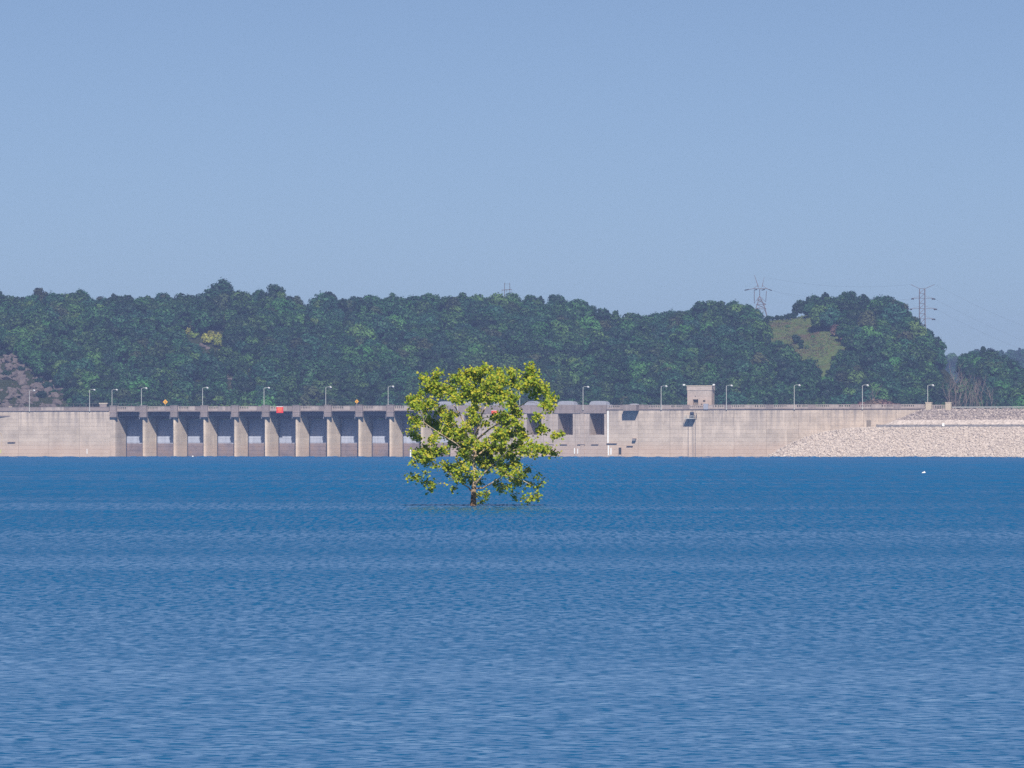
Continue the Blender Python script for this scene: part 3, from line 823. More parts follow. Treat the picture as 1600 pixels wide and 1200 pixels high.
# end posts and guard rail on the crest
for u0, u1, lab in ((1447, 1456, 'pale end post of the parapet, under the rightmost lamp'), (1478, 1486.5, 'second pale end post, right of the rightmost lamp')):
    p = .5; t0, t1 = T(u0, p), T(u1, p); pos = DW((t0+t1)/2, p, 20.7); hw = (t1-t0)/2
    e = empty('end_post', pos, -TH, lab, 'post', 'pale end posts of the crest parapet')
    MB().box(-hw, hw, -.9, .9, -.2, 2.9).build('shaft', M['cream'], e)
    MB().box(-hw-.12, hw+.12, -1.02, 1.02, 2.9, 3.25).build('cap', M['cream'], e)
bt = MB(); tq0, tq1 = T(1456.5, .4), T(1477.5, .4)
lr = empty('crest_railing', DW(tq0, .4, 20.9), -TH, 'short open railing between the two pale end posts', 'railing')
for x in np.linspace(.3, tq1-tq0-.3, 8): bt.box(x-.18, x+.18, -.12, .12, 0, 1.6)
bt.build('baluster', M['conc_rail'], lr); MB().box(0, tq1-tq0, -.18, .18, 1.6, 1.9).build('top_rail', M['conc_rail'], lr)
gr_ = empty('guard_rail', DW(T(1488, .4), .4, 20.85), -TH, 'thin guard rail on posts along the embankment crest', 'guard rail')
gl = T(1800, .4) - T(1488, .4)
MB().box(0, gl, -.08, .08, .75, 1.1).build('rail', M['galv'], gr_)
for x in np.arange(.5, gl, 3.8): MB().box(x-.1, x+.1, .1, .25, -.2, 1.15).build('rail_post', M['barrier'], gr_)

# ------------------------------------------------------------------ forest
def ico(sub):
    bm = bmesh.new(); bmesh.ops.create_icosphere(bm, subdivisions=sub, radius=1)
    v = np.array([q.co[:] for q in bm.verts]); f = np.array([[q.index for q in p.verts] for p in bm.faces]); bm.free(); return v, f
ICO2 = ico(2)
def crown_mesh(name, m, seed, rx=4.6, rz=4.4, lobes=13, leaves=1250, size=.62, narrow=0.0, base=1.6):
    r = np.random.default_rng(seed); V = []; Fq = []; nv = 0; T_ = []
    cs = []
    for i in range(lobes):
        h = (i + r.random()*.6)/lobes
        zz = h*2 - 1
        rad = math.sqrt(max(0, 1 - zz*zz))*(1 - narrow*h)
        a = i*2.4 + r.uniform(-.5, .5)
        q = r.uniform(.45, .72)
        c = np.array([math.cos(a)*rad*rx*q, math.sin(a)*rad*rx*q, zz*rz*.66])
        cs.append((c*r.uniform(.8, 1.25), r.uniform(.22, .58)*rx*(1 - narrow*.5*h)))
    cs.append((np.zeros(3), rx*.62))
    for c, rr in cs:
        v = ICO2[0]*(1 + r.uniform(-.10, .10, (len(ICO2[0]), 1)))*rr*.82*np.array([1, 1, .9]) + c
        V.append(v); T_.append(ICO2[1] + nv); nv += len(v)
    w_ = np.array([rr**2 for _, rr in cs[:-1]]); w_ /= w_.sum()
    for k in range(leaves):
        c, rr = cs[r.choice(len(cs)-1, p=w_)]
        d = r.normal(size=3); d /= np.linalg.norm(d)
        if d[2] < -.55: d[2] *= -1
        pos = c + d*rr*(r.uniform(.82, 1.18) + (r.uniform(0, .35) if r.random() < .2 else 0))*np.array([1, 1, .92])
        n = d + r.normal(size=3)*.27 + np.array([0, 0, .08]); n /= np.linalg.norm(n)
        a = np.cross(n, r.normal(size=3)); a /= np.linalg.norm(a); b = np.cross(n, a)
        s = size*r.uniform(.45, 1.2); t = s*r.uniform(.5, .85)
        V.append(np.array([pos - a*s, pos - b*t, pos + a*s, pos + b*t])); Fq.append((nv, nv+1, nv+2, nv+3)); nv += 4
    V = np.concatenate(V); V[:, 2] += base + rz*.95
    me = bpy.data.meshes.new(name); me.from_pydata(V.tolist(), [], np.concatenate(T_).tolist() + Fq); me.update(); me.materials.append(m)
    return me
KINDS = [
 ('mid green round tree', 'f_mid', dict(rx=4.7, rz=4.2)), ('mid green broad tree', 'f_mid', dict(rx=5.6, rz=4.2, lobes=14, leaves=1300)),
 ('dark green round tree', 'f_dark', dict(rx=4.6, rz=4.4)), ('dark green tall tree', 'f_dark', dict(rx=3.3, rz=5.0, narrow=.45, lobes=10, leaves=900)),
 ('pale green round tree', 'f_light', dict(rx=4.4, rz=4.0)), ('blue-green broad tree', 'f_blue', dict(rx=5.4, rz=4.3, lobes=14, leaves=1300)),
 ('blue-green round tree', 'f_blue', dict(rx=4.5, rz=4.5)), ('olive round tree', 'f_olive', dict(rx=4.3, rz=4.0)),
 ('dark pointed cedar', 'f_dark', dict(rx=2.6, rz=5.2, narrow=.85, lobes=12, leaves=900)), ('dark green uneven tree', 'f_mid', dict(rx=5.0, rz=5.0, lobes=9, leaves=1300, narrow=.3)),
]
PROBS = np.array([.16, .12, .13, .07, .08, .12, .11, .06, .05, .10])
crowns = [crown_mesh('crown', M[m], 100+i, **kw) for i, (_, m, kw) in enumerate(KINDS)]
trunk_me = MB().tube([(0,0,-1.5), (.1,0,1), (0,.15,3), (.1,0,5.5)], [.34,.28,.22,.14], 6).mesh('trunk', M['bark'])

def in_poly(u, v, poly):
    c = False; n = len(poly)
    for i in range(n):
        x1, y1 = poly[i]; x2, y2 = poly[(i+1) % n]
        if (y1 > v) != (y2 > v) and u < (x2-x1)*(v-y1)/(y2-y1) + x1: c = not c
    return c
MEADOW = [(1190,499),(1215,496),(1255,497),(1280,506),(1300,520),(1316,532),(1304,548),(1282,562),(1259,571),(1243,549),(1222,525)]
SADDLE = [(1196,440),(1252,440),(1262,500),(1196,505)]
GAP = [(1474,535),(1497,535),(1499,602),(1476,602)]
CLIFF = [(-20,535),(12,545),(35,563),(58,585),(98,602),(102,640),(-20,640)]
CLEAR = [(294,521),(332,518),(346,530),(346,546),(322,550),(302,536)]
SPOTS = [(353,594,6),(389,594,4)]
def blocked(u, vt, vc, ru):
    for poly in (MEADOW, CLIFF, CLEAR, SADDLE, GAP):
        for du in (-.6*ru, 0, .6*ru):
            if poly is CLEAR and in_poly(u+du, vc+9, poly): return True
            if in_poly(u+du, vc, poly) or in_poly(u+du, vt+5, poly) or in_poly(u+du, (vc+vt)/2, poly): return True
    for (a, b, r) in SPOTS:
        if abs(u-a) < r+ru*.35 and vt-1 < b and vc+14 > b-r: return True
    return False
cand = []
step = 7.8
for Yg in np.arange(2806, 3196, step):
    for Xg in np.arange(-330, 330, step):
        X = Xg + RNG.uniform(-4.6, 4.6); Y = Yg + RNG.uniform(-4.6, 4.6)
        z = float(hill_z(X, Y))
        u = 800 + F*X/Y
        if u < -60 or u > 1660: continue
        k = int(RNG.choice(len(KINDS), p=PROBS)); s = RNG.uniform(.55, 1.0) if RNG.random() < .35 else RNG.uniform(.85, 1.42)
        if Y > YC - 25: s *= RNG.uniform(.60, .88)
        vt = HV - (z + 9.8*s - CAMZ)/Y*F; vc = HV - (z + 4*s - CAMZ)/Y*F
        if vt > 652: continue
        if blocked(u, vt, vc, 4.6*s*F/Y): continue
        cand.append((X, Y, z - .3, k, s, RNG.uniform(0, 6.28), u, vt, vc))
# a few trees placed where the photograph shows them
for (u, v, Y, k, s) in ((38,628,2815,2,.8),(52,634,2808,0,.7),(20,637,2806,5,.75),(1252,520,3040,3,.55),(1244,505,3060,2,.5),(1288,460,3150,3,1.0),(1243,494,3150,3,.75),(1256,480,3150,2,.8),(1250,500,3150,8,.6),(1262,480,3150,8,.9),(430,452,3150,2,1.1),(350,450,3150,5,1.15)):
    X = PX(u, Y); z = float(hill_z(X, Y)); cand.append((X, Y, z-.3, k, s, random.random()*6, u, HV - (z+9.8*s-CAMZ)/Y*F, HV - (z+4*s-CAMZ)/Y*F))
# how much of each shows: coarse painter, nearest first
GW, GH_ = 1600//4 + 4, 60
occ = np.zeros((GH_, GW), bool); vis = []
for c in sorted(cand, key=lambda q: q[1]):
    u, vt, s, Y = c[6], c[7], c[4], c[1]; r = 4.6*s*F/Y/4; cu, cv = u/4, (vt + 4.6*s*F/Y - 430)/4
    n = 0
    for j in range(max(0, int(cv-r)), min(GH_, int(cv+r)+1)):
        for i in range(max(0, int(cu-r)), min(400, int(cu+r)+1)):
            if (i-cu)**2 + (j-cv)**2 <= r*r and j*4+430 < 636 and not occ[j, i]: occ[j, i] = True; n += 1
    vis.append((n, c))
vis.sort(key=lambda q: -q[0])
single, mass = [c for n, c in vis[:300]], [c for n, c in vis[300:] if n > 0 or RNG.random() < .5]
marks = [(46,'behind the first lamp post'),(140,'behind the second lamp post'),(221,'behind the first gate lamp post'),(258,'behind the lower yellow sign'),(317,'just right of the lower yellow sign'),(365,'well left of the red board'),(412,'just left of the red board'),(460,'just right of the red board'),(509,'left of the upper yellow sign'),(557,'behind the upper yellow sign'),(607,'just left of the flooded tree'),(660,'above left of the flooded tree'),(740,'straight above the flooded tree'),(820,'above right of the flooded tree'),(887,'behind the vent covers'),(930,'right of the vent covers'),(985,'behind the crest balcony'),(1033,'just left of the elevator tower'),(1090,'behind the elevator tower'),(1136,'just right of the elevator tower'),(1187,'below the left pylon'),(1242,'below the grass clearing'),(1300,'right of the grass clearing'),(1347,'above the small wall door'),(1400,'left of the tall right pylon'),(1450,'behind the rightmost lamp post'),(1520,'on the small knoll at the right'),(1580,'at the right edge of the knoll')]
def band(v):
    return 'low down' if v > 600 else 'on lower slope' if v > 565 else 'at mid slope' if v > 530 else 'on upper slope' if v > 490 else 'on skyline'
info = []
for c in single:
    u, vt = c[6], c[7]; mk = min(marks, key=lambda q: abs(q[0]-u))[1]
    info.append([c, f'{KINDS[c[3]][0]} {band(vt)} {mk}'])
by = {}
for q in info: by.setdefault(q[1], []).append(q)
ORD = ['leftmost', 'second', 'third', 'fourth', 'fifth', 'sixth', 'seventh']
for lab, qs in by.items():
    if len(qs) > 1:
        qs.sort(key=lambda q: q[0][6])
        for i, q in enumerate(qs):
            q[1] = (ORD[i] + ' leftmost ' if i else 'leftmost ') + lab
protos = {}
for c, lab in info:
    X, Y, z, k, s, a = c[:6]
    e = empty('forest_tree', (X, Y, z), a, lab, 'tree', 'trees on the wooded hill')
    e.scale = (s, s, s*RNG.uniform(.92, 1.12))
    cr = link('crown', crowns[k], e); protos.setdefault(k, cr)
    link('trunk', trunk_me, e)

def instanced(name, pts, objs, label):
    """one mass of far trees: points carry kind, scale and turn, geometry nodes put the crowns on them"""
    me = bpy.data.meshes.new(name); me.from_pydata([p[:3] for p in pts], [], [])
    for an, ty, vals in (('species', 'INT', [p[3] for p in pts]), ('size', 'FLOAT', [p[4] for p in pts]), ('turn', 'FLOAT', [p[5] for p in pts])):
        at = me.attributes.new(an, ty, 'POINT'); at.data.foreach_set('value', vals)
    o = link(name, me); tag(o, label, kind='stuff')
    ng = bpy.data.node_groups.new(name, 'GeometryNodeTree')
    ng.interface.new_socket('Geometry', in_out='INPUT', socket_type='NodeSocketGeometry'); ng.interface.new_socket('Geometry', in_out='OUTPUT', socket_type='NodeSocketGeometry')
    gi, go = ng.nodes.new('NodeGroupInput'), ng.nodes.new('NodeGroupOutput'); jg = ng.nodes.new('GeometryNodeJoinGeometry')
    def attr(n_, t_):
        a = ng.nodes.new('GeometryNodeInputNamedAttribute'); a.data_type = t_; a.inputs[0].default_value = n_; return a.outputs[0]
    sp, si, tu_ = attr('species', 'INT'), attr('size', 'FLOAT'), attr('turn', 'FLOAT')
    cx = ng.nodes.new('ShaderNodeCombineXYZ'); ng.links.new(tu_, cx.inputs[2])
    for k, ob in objs.items():
        cmp = ng.nodes.new('FunctionNodeCompare'); cmp.data_type = 'INT'; cmp.operation = 'EQUAL'
        ins = [s_ for s_ in cmp.inputs if s_.type == 'INT']; ng.links.new(sp, ins[0]); ins[1].default_value = k
        oi = ng.nodes.new('GeometryNodeObjectInfo'); oi.transform_space = 'ORIGINAL'; oi.inputs['Object'].default_value = ob; oi.inputs['As Instance'].default_value = True
        ip = ng.nodes.new('GeometryNodeInstanceOnPoints')
        ng.links.new(gi.outputs[0], ip.inputs['Points']); ng.links.new(cmp.outputs[0], ip.inputs['Selection']); ng.links.new(oi.outputs['Geometry'], ip.inputs['Instance'])
        ng.links.new(cx.outputs[0], ip.inputs['Rotation']); ng.links.new(si, ip.inputs['Scale'])
        ng.links.new(ip.outputs[0], jg.inputs[0])
    ng.links.new(jg.outputs[0], go.inputs[0])
    md = o.modifiers.new('scatter', 'NODES'); md.node_group = ng
    return o
for k in range(len(KINDS)):
    if k not in protos: protos[k] = next(iter(protos.values()))
instanced('hill_forest', mass, protos, 'mass of dark green treetops filling the wooded hill')
far_pts = []
for Yg in np.arange(4720, 5240, 11.0):
    for Xg in np.arange(330, 560, 10.0):
        X, Y = Xg + RNG.uniform(-4, 4), Yg + RNG.uniform(-4, 4); u = 800 + F*X/Y
        if u < 1440: continue
        far_pts.append((X, Y, float(far_z(X, Y)) - .3, int(RNG.choice(len(KINDS), p=PROBS)), RNG.uniform(.8, 1.3), RNG.uniform(0, 6)))
instanced('distant_forest', far_pts, protos, 'hazy blue woods on the far ridge')

# bushes: brown scrub by the clearing and on the crest, yellow-green scrub by the lookout
bush_b = crown_mesh('bush_leaves', M['f_brown'], 301, rx=2.2, rz=1.3, lobes=9, leaves=420, size=.4, base=.0)
bush_y = crown_mesh('bush_leaves', M['f_yellow'], 302, rx=2.2, rz=1.5, lobes=9, leaves=420, size=.4, base=.0)
bush_g = crown_mesh('bush_leaves', M['f_light'], 303, rx=2.3, rz=1.5, lobes=9, leaves=420, size=.4, base=.0)
bush_d = crown_mesh('bush_leaves', M['f_dark'], 304, rx=2.3, rz=1.5, lobes=9, leaves=420, size=.4, base=.0)
def hit_hill(u, v, y0=2780.0, y1=3240.0):
    for Y in np.arange(y0, y1, 1.0):
        if float(hill_z(PX(u, Y), Y)) >= PZ(v, Y): return Y
    return y1
def bush(u, v, me, s, lab, group, Y=None):
    Y = Y or hit_hill(u, v); X = PX(u, Y)
    o = link('bush', me, None, (X, Y, float(hill_z(X, Y)) - .4), (0, 0, random.random()*6), (s, s, s))
    return tag(o, lab, 'bush', group)
for i, (u, v, s) in enumerate(((1278,498,1.5),(1290,502,1.7),(1298,510,1.8),(1304,518,1.8),(1310,526,1.9),(1317,532,1.7),(1324,537,1.5),(1268,494,1.0),(1240,494,.9))):
    bush(u, v, bush_b, s, f'{["first","second","third","fourth","fifth","sixth","seventh","lone small","leftmost small"][i]} dry brown bush along the right edge of the grass clearing', 'brown bushes by the grass clearing')
for i, (u, v, s) in enumerate(((296,525,1.5),(304,529,1.3),(334,534,1.8),(345,541,1.9),(353,548,1.9),(351,557,1.4),(325,537,1.7))):
    bush(u, v, bush_y, s, f'{["leftmost pale","second yellowish","pale middle","yellow","rightmost pale","lowest yellow","inner pale"][i]} bush around the hillside lookout', 'bright bushes at the lookout')
for i, (u, s) in enumerate(((1347,1.2),(1358,1.5),(1368,1.6),(1380,1.5),(1391,1.3),(1403,1.0),(1335,.9))):
    Y = 2800; X = PX(u, Y)
    o = link('bush', bush_b, None, (X, Y, PZ(636, Y)-1.5), (0, 0, i), (s, s, s*1.1))
    tag(o, f'{["leftmost large","second","third","fourth","fifth","rightmost low","small outer left"][i]} reddish brown bush behind the parapet near the wall door', 'bush', 'brown bushes behind the right parapet')
for i, (u, s) in enumerate(((1208,.7),(1215,.9),(1222,.8),(1230,1.0),(1237,1.2),(1201,.9))):
    bush(u, 497, bush_d, s, f'{["second","third","fourth","fifth","rightmost","leftmost"][i]} low dark shrub on the brow of the grass clearing', 'shrubs on the brow of the clearing', Y=3148)
for i, (u, v, s) in enumerate(((1242,530,.7),(1250,540,.6),(1262,545,.7),(1231,512,.6),(1270,528,.5))):
    bush(u, v, bush_g, s, f'{["central","lower","lowest","upper left","right-hand"][i]} small green bush in the grass clearing', 'green bushes in the grass clearing')
for i, (u, v, s) in enumerate(((4,556,1.2),(20,566,1.0),(10,590,1.3),(33,580,1.0),(62,598,1.0),(75,607,1.2),(84,618,1.1),(66,622,1.3),(58,612,.9))):
    bush(u, v, bush_d, s, f'{["highest","second highest","large left","upper middle","upper right","outer right","far right","lower right","inner right"][i]} dark green shrub among the rocks of the bare bank', 'dark shrubs on the rock bank')
# grass tufts in the clearing
V, Fq = [], []
for _ in range(9000):
    u, v = RNG.uniform(1188, 1320), RNG.uniform(494, 582)
    if not in_poly(u, v, MEADOW): continue
    Y = 2960 + (582-v)*2.2 + RNG.uniform(-25, 25); Y = min(max(Y, 2850), 3170)
    X = PX(u, Y); z = float(hill_z(X, Y)); h = RNG.uniform(.25, .8); a = RNG.uniform(0, 3.14); wd = RNG.uniform(.15, .4)
    n = len(V); V += [(X-wd*math.cos(a), Y-wd*math.sin(a), z-.1), (X+wd*math.cos(a), Y+wd*math.sin(a), z-.1), (X+RNG.uniform(-.3,.3), Y+RNG.uniform(-.3,.3), z+h)]; Fq.append((n, n+1, n+2))
me = bpy.data.meshes.new('meadow_grass'); me.from_pydata(V, [], Fq); me.update()
me.materials.append(leaf_mat('meadow_grass_blades', (.06, .11, .035), (.12, .165, .055), (.20, .19, .08), .2, 0))
tag(link('meadow_grass', me), 'tall grass in the hillside clearing', kind='stuff')

# low scrub and dead weeds scattered through the clearing
for nm, mt, cnt in (('meadow_scrub', 'f_olive', 210), ('meadow_weeds', 'f_brown', 150)):
    V, Fq = [], []
    while len(Fq) < cnt*14:
        u, v = RNG.uniform(1186, 1324), RNG.uniform(496, 584)
        if nm == 'meadow_weeds' and RNG.random() < .6: u = RNG.uniform(1262, 1326)
        if not in_poly(u, v, MEADOW): continue
        Y = hit_hill(u, v, 2840.0, 3170.0); X = PX(u, Y); z = float(hill_z(X, Y)); R_ = RNG.uniform(.5, 1.5)
        for k in range(14):
            d = RNG.normal(size=3); d[2] = abs(d[2]); d /= np.linalg.norm(d); p_ = np.array([X, Y, z]) + d*R_*RNG.uniform(.3, 1)*np.array([1.3, 1, .7])
            a = RNG.normal(size=3); a /= np.linalg.norm(a); b = np.cross(d, a); s_ = RNG.uniform(.15, .4); n = len(V)
            V += [tuple(p_ - a*s_), tuple(p_ + b*s_), tuple(p_ + a*s_)]; Fq.append((n, n+1, n+2))
    me = bpy.data.meshes.new(nm); me.from_pydata(V, [], Fq); me.update(); me.materials.append(M[mt])
    tag(link(nm, me), 'low scrub growing through the hillside clearing' if nm == 'meadow_scrub' else 'dead brown weeds in the hillside clearing', kind='stuff')

# bare pale trees in the gap on the right
def bare_tree_mesh(seed, h=9.0):
    r = random.Random(seed); mb = MB()
    def grow(p, d, ln, rad, lvl):
        pts = [p]; q = Vector(p)
        for k in range(4):
            d = (d + Vector((r.uniform(-.15,.15), r.uniform(-.15,.15), .08))).normalized(); q = q + d*ln/4; pts.append(q.copy())
        mb.tube(pts, [rad, rad*.85, rad*.7, rad*.55, rad*.35], 5, False)
        if lvl:
            for k in range(1, 5):
                for _ in range(2):
                    nd = (d + Vector((r.uniform(-1,1), r.uniform(-1,1), r.uniform(.0,.7)))).normalized()
                    grow(pts[k], nd, ln*.38, rad*.45, lvl-1)
    grow(Vector((0,0,-.5)), Vector((r.uniform(-.08,.08), 0, 1)), h, .12, 2)
    return mb.mesh('bare_tree', M['palebark'])
bares = [bare_tree_mesh(s) for s in (1, 2, 3)]
for i, (u, vt) in enumerate(((1484,582),(1490,566),(1497,580),(1506,582),(1514,590),(1521,588),(1530,592),(1540,586),(1551,594),(1362,600),(1355,517))):
    Y = 2812 + (i % 3)*9
    if u == 1355: Y = 3075
    X = PX(u, Y); z0 = float(hill_z(X, Y)); h = max(4.5, (PZ(vt, Y) - z0)*.85)
    o = link('bare_tree', bares[i % 3], None, (X, Y, z0), (0, 0, i*1.3), (h/10.5,)*3)
    place = ['leftmost in the gap beside the far ridge','second in the gap beside the far ridge','third, left of the knoll','fourth, at the left foot of the knoll','fifth, before the knoll','sixth, before the middle of the knoll','seventh, before the middle of the knoll','eighth, before the right of the knoll','rightmost, before the right of the knoll','alone above the small wall door','alone high on the right hill'][i]
    tag(o, f'thin bare pale tree, {place}', 'tree', 'bare pale trees at the right')

# ------------------------------------------------------------------ rock outcrops
rock_ms = []
for s in range(4):
    r = np.random.default_rng(500+s); v, f = ico(1)
    v = v*(1 + r.uniform(-.3, .3, (len(v), 1))); me = bpy.data.meshes.new('rock'); me.from_pydata(v.tolist(), [], f.tolist()); me.update(); me.materials.append(M['cliff']); rock_ms.append(me)
def outcrop(lab, spots, base_uv, group=None):
    Yb = hit_hill(*base_uv); Xb = PX(base_uv[0], Yb)
    e = empty('rock_outcrop', (Xb, Yb, float(hill_z(Xb, Yb))), 0, lab, 'rocks', group)
    for (u, v, r) in spots:
        Y = hit_hill(u, v); X = PX(u, Y); z = float(hill_z(X, Y))
        link('rock', rock_ms[random.randrange(4)], e, (X-Xb, Y-Yb, z - e.location.z + r*.15), (random.uniform(-.5,.5), random.uniform(-.5,.5), random.random()*6), (r*random.uniform(.9,1.7), r*random.uniform(.8,1.3), r*random.uniform(.55,.95)))
sp = []
for _ in range(700):
    u, v = random.uniform(-15, 100), random.uniform(540, 638)
    if in_poly(u, v, CLIFF): sp.append((u, v, random.choice((.7, 1.0, 1.4, 1.9, 2.5))))
    if len(sp) > 210: break
outcrop('bare broken rock bank at the left end of the dam', sp, (30, 625))
outcrop('pale pointed rock below the hillside lookout', [(315,541,1.6),(320,543,1.3),(325,545,1.2),(310,544,1.0)], (317, 543))
outcrop('pair of pale slanting rocks low on the hill', [(346,591,1.6),(352,589,1.7),(358,594,1.4),(351,597,1.0),(362,602,1.5),(367,604,1.3)], (353, 594))
outcrop('small pale rock right of the slanting rocks', [(389,592,1.2),(391,597,1.1),(386,598,.9)], (389, 595))

# lookout: low wall and white mast on the hillside
Yl = hit_hill(314, 524); Xl = PX(314, Yl); zl = float(hill_z(Xl, Yl))
lk = empty('lookout_wall', (Xl, Yl, zl), 0, 'low grey lookout wall on the hillside', 'wall')
MB().box(-4.2, 7.0, -.3, .3, -.6, 1.3).build('wall_slab', M['barrier'], lk)
for x in (-3.6, 0, 3.2, 6.4): MB().box(x-.2, x+.2, -.42, .42, 1.3, 1.9).build('wall_post', M['barrier'], lk)
ms = empty('mast', (Xl+.3, Yl-.8, zl), 0, 'thin mast with white top standing by the lookout wall', 'mast')
MB().tube([(0,0,0),(0,0,6.2)], .06, 6).build('pole', M['galv'], ms); MB().box(-.35, .35, -.3, .3, 6.2, 7.0).build('lamp', M['white'], ms); MB().box(-.4, .4, -.3, -.1, .9, 1.8).build('plate', M['white'], ms)

# ------------------------------------------------------------------ pylons
def lattice(mb, pts_a, pts_b, r): 
    for a, b in zip(pts_a, pts_b): mb.tube([a, b], r, 4)
YT = 3172.0
def P1(u, v, d=0.0): return (PX(u, YT) - PX(1187, YT), d, PZ(v, YT) - PZ(500, YT))
py1 = empty('pylon', (PX(1187, YT), YT, PZ(500, YT)), 0, 'lattice pylon with two tall horns behind the left shoulder of the hill', 'pylon')
mb = MB(); rr = .17
for d in (-2.0, 2.0):
    k = d/2.0
    mb.tube([P1(1178.5, 455, d*.5), P1(1178.7, 474, d*.6), P1(1187, 462.5, 0)], rr, 4)
    mb.tube([P1(1197.5, 455, d*.5), P1(1196.5, 472, d*.6), P1(1187, 462.5, 0)], rr*.8, 4)
    mb.tube([P1(1187, 452, d*.4), P1(1187, 462.5, 0), P1(1181, 482, d), P1(1180, 500, d*1.4)], rr, 4)
    mb.tube([P1(1187, 462.5, 0), P1(1194, 478, d), P1(1200, 500, d*1.4)], rr, 4)
    for v, a, b in ((468.5, 1183, 1191), (475.5, 1182, 1197), (482.5, 1181, 1197)): mb.tube([P1(a, v, d*.8), P1(b, v, d*.8)], rr*.8, 4)
    for (a, b, c, e_) in ((1183,468.5,1197,475.5),(1191,468.5,1182,475.5),(1182,475.5,1197,482.5),(1197,475.5,1181,482.5),(1181,482.5,1200,499),(1197,482.5,1180,499)): mb.tube([P1(a, b, d*.9), P1(c, e_, d*.9)], rr*.55, 4)
mb.build('lattice_legs', M['pylon'], py1)
ca = MB()
for d in (-.8, .8):
    ca.tube([P1(1164.5, 453.5, 0), P1(1177, 451, d), P1(1198, 451, d), P1(1206, 454, 0)], rr*.9, 4)
    ca.tube([P1(1177, 451, d), P1(1183, 446.5, d*.5), P1(1187, 453, 0), P1(1192, 446.5, d*.5), P1(1198, 451, d)], rr*.8, 4)
ca.build('cross_arm', M['pylon'], py1)
hn = MB(); hn.tube([P1(1178.7, 429.5), P1(1182, 440), P1(1185, 448)], [.12,.2,.24], 5); hn.tube([P1(1194, 433), P1(1192.5, 440), P1(1191, 448)], [.08,.14,.2], 5)
hn.build('horn', M['pylon'], py1)
ins = MB()
for a, b in ((1163.5, 1170), (1178, 1183), (1190, 1195), (1201, 1206)): ins.tube([P1(a, 453.6 if a != 1201 else 452, -.2), P1(b, 452.2 if a != 1201 else 454.2, -.2)], .26, 6)
ins.build('insulator', M['insul'], py1)
YP = 3120.0
def P2(u, v, d=0.0): return (PX(u, YP) - PX(1441, YP), d, PZ(v, YP) - PZ(540, YP))
py2 = empty('pylon', (PX(1441, YP), YP, PZ(540, YP)), 0, 'tall double-mast lattice pylon with side arms at the right end of the hill', 'pylon')
mb = MB()
for d in (-1.5, 1.5):
    mb.tube([P2(1436.7, 451, d), P2(1436.5, 500, d), P2(1436.0, 545, d)], .15, 4); mb.tube([P2(1445, 451, d), P2(1445.5, 505, d), P2(1449, 530, d), P2(1450, 545, d)], .17, 4)
    vs_ = [451, 458.5, 466, 474, 482, 490, 498, 507, 516, 526]
    for i in range(len(vs_)-1):
        a, b = (1436.6, 1445.2)
        mb.tube([P2(a, vs_[i+1], d), P2(b, vs_[i], d)], .09, 4); mb.tube([P2(a, vs_[i], d), P2(b, vs_[i], d)], .08, 4)
mb.build('lattice_mast', M['pylon'], py2)
ar = MB()
for (a, va, b, vb) in ((1436.7,451,1423,444.5),(1445,451,1460.5,444.5),(1436.6,466,1426,466),(1445.2,466,1458,466),(1436.6,482,1424,482.3),(1445.2,482,1462,482.3),(1445.3,498,1458,498),(1436.6,498,1430,497)):
    ar.tube([P2(a, va, 0), P2(b, vb, 0)], .11, 4)
    if va > 460: ar.tube([P2(a, va-3.5, 0), P2(b, vb, 0)], .05, 4)
ar.build('side_arm', M['pylon'], py2)
ins = MB()
for (a, b, v) in ((1423.6,1427.8,467.1),(1456,1461.4,467.3),(1421.3,1425,483.4),(1458.8,1464,483.4),(1456,1461.5,499)):
    ins.tube([P2(a, v+.3, -.3), P2((a+b)/2, v-.2, -.3), P2(b, v+.3, -.3)], .35, 6)
ins.build('insulator', M['insul'], py2)
YH = 3185.0
hf = empty('pylon', (PX(792, YH), YH, PZ(470, YH)), 0, 'small wooden two-pole frame on the skyline above the flooded tree', 'pylon')
def P3(u, v, d=0.0): return (PX(u, YH) - PX(792, YH), d, PZ(v, YH) - PZ(470, YH))
mb = MB(); mb.tube([P3(788.4, 442), P3(788.4, 472)], .16, 5); mb.build('pole', M['wood'], hf)
mb = MB(); mb.tube([P3(796.6, 442), P3(796.6, 472)], .16, 5); mb.build('pole', M['wood'], hf)
mb = MB(); mb.tube([P3(783.8, 453.4, -.3), P3(800, 452.3, -.3)], .18, 5); mb.tube([P3(788.4, 443.5), P3(796.6, 443.5)], .05, 4)
for u in (784.5, 791.5, 799.5): mb.tube([P3(u, 453.3, -.3), P3(u, 456.5, -.3)], .08, 4)
mb.build('cross_arm', M['wood'], hf)
def cable(a, b, sag, lab):
    a, b = Vector(a), Vector(b); pts = []
    for i in range(13):
        t = i/12; q = a.lerp(b, t); q.z -= sag*4*t*(1-t); pts.append(q)
    o = link('power_cable', MB().tube(pts, .022, 4).mesh('power_cable', M['wire'])); tag(o, lab, 'cable', 'power cables between the pylons')
o1 = py2.location
for (u, v, lab) in ((1460.5,444.5,'uppermost thin cable running right from the tall pylon'),(1461,467.5,'cable running right from the upper arm of the tall pylon'),(1463.5,483.5,'cable running right from the middle arm of the tall pylon')):
    a = Vector(P2(u, v)) + o1; b = Vector((a.x + 120, a.y - 60, max(30, a.z - 45))); cable(a, b, 6, lab)
for (v1, u1, v2, u2, lab) in ((433,1194,444.5,1423,'uppermost thin cable between the two right pylons'),(454,1206,467.3,1425,'middle thin cable between the two right pylons'),(453.5,1204,483.4,1422,'lowest thin cable between the two right pylons')):
    cable(Vector(P1(u1, v1)) + py1.location, Vector(P2(u2, v2)) + o1, 3.0, lab)

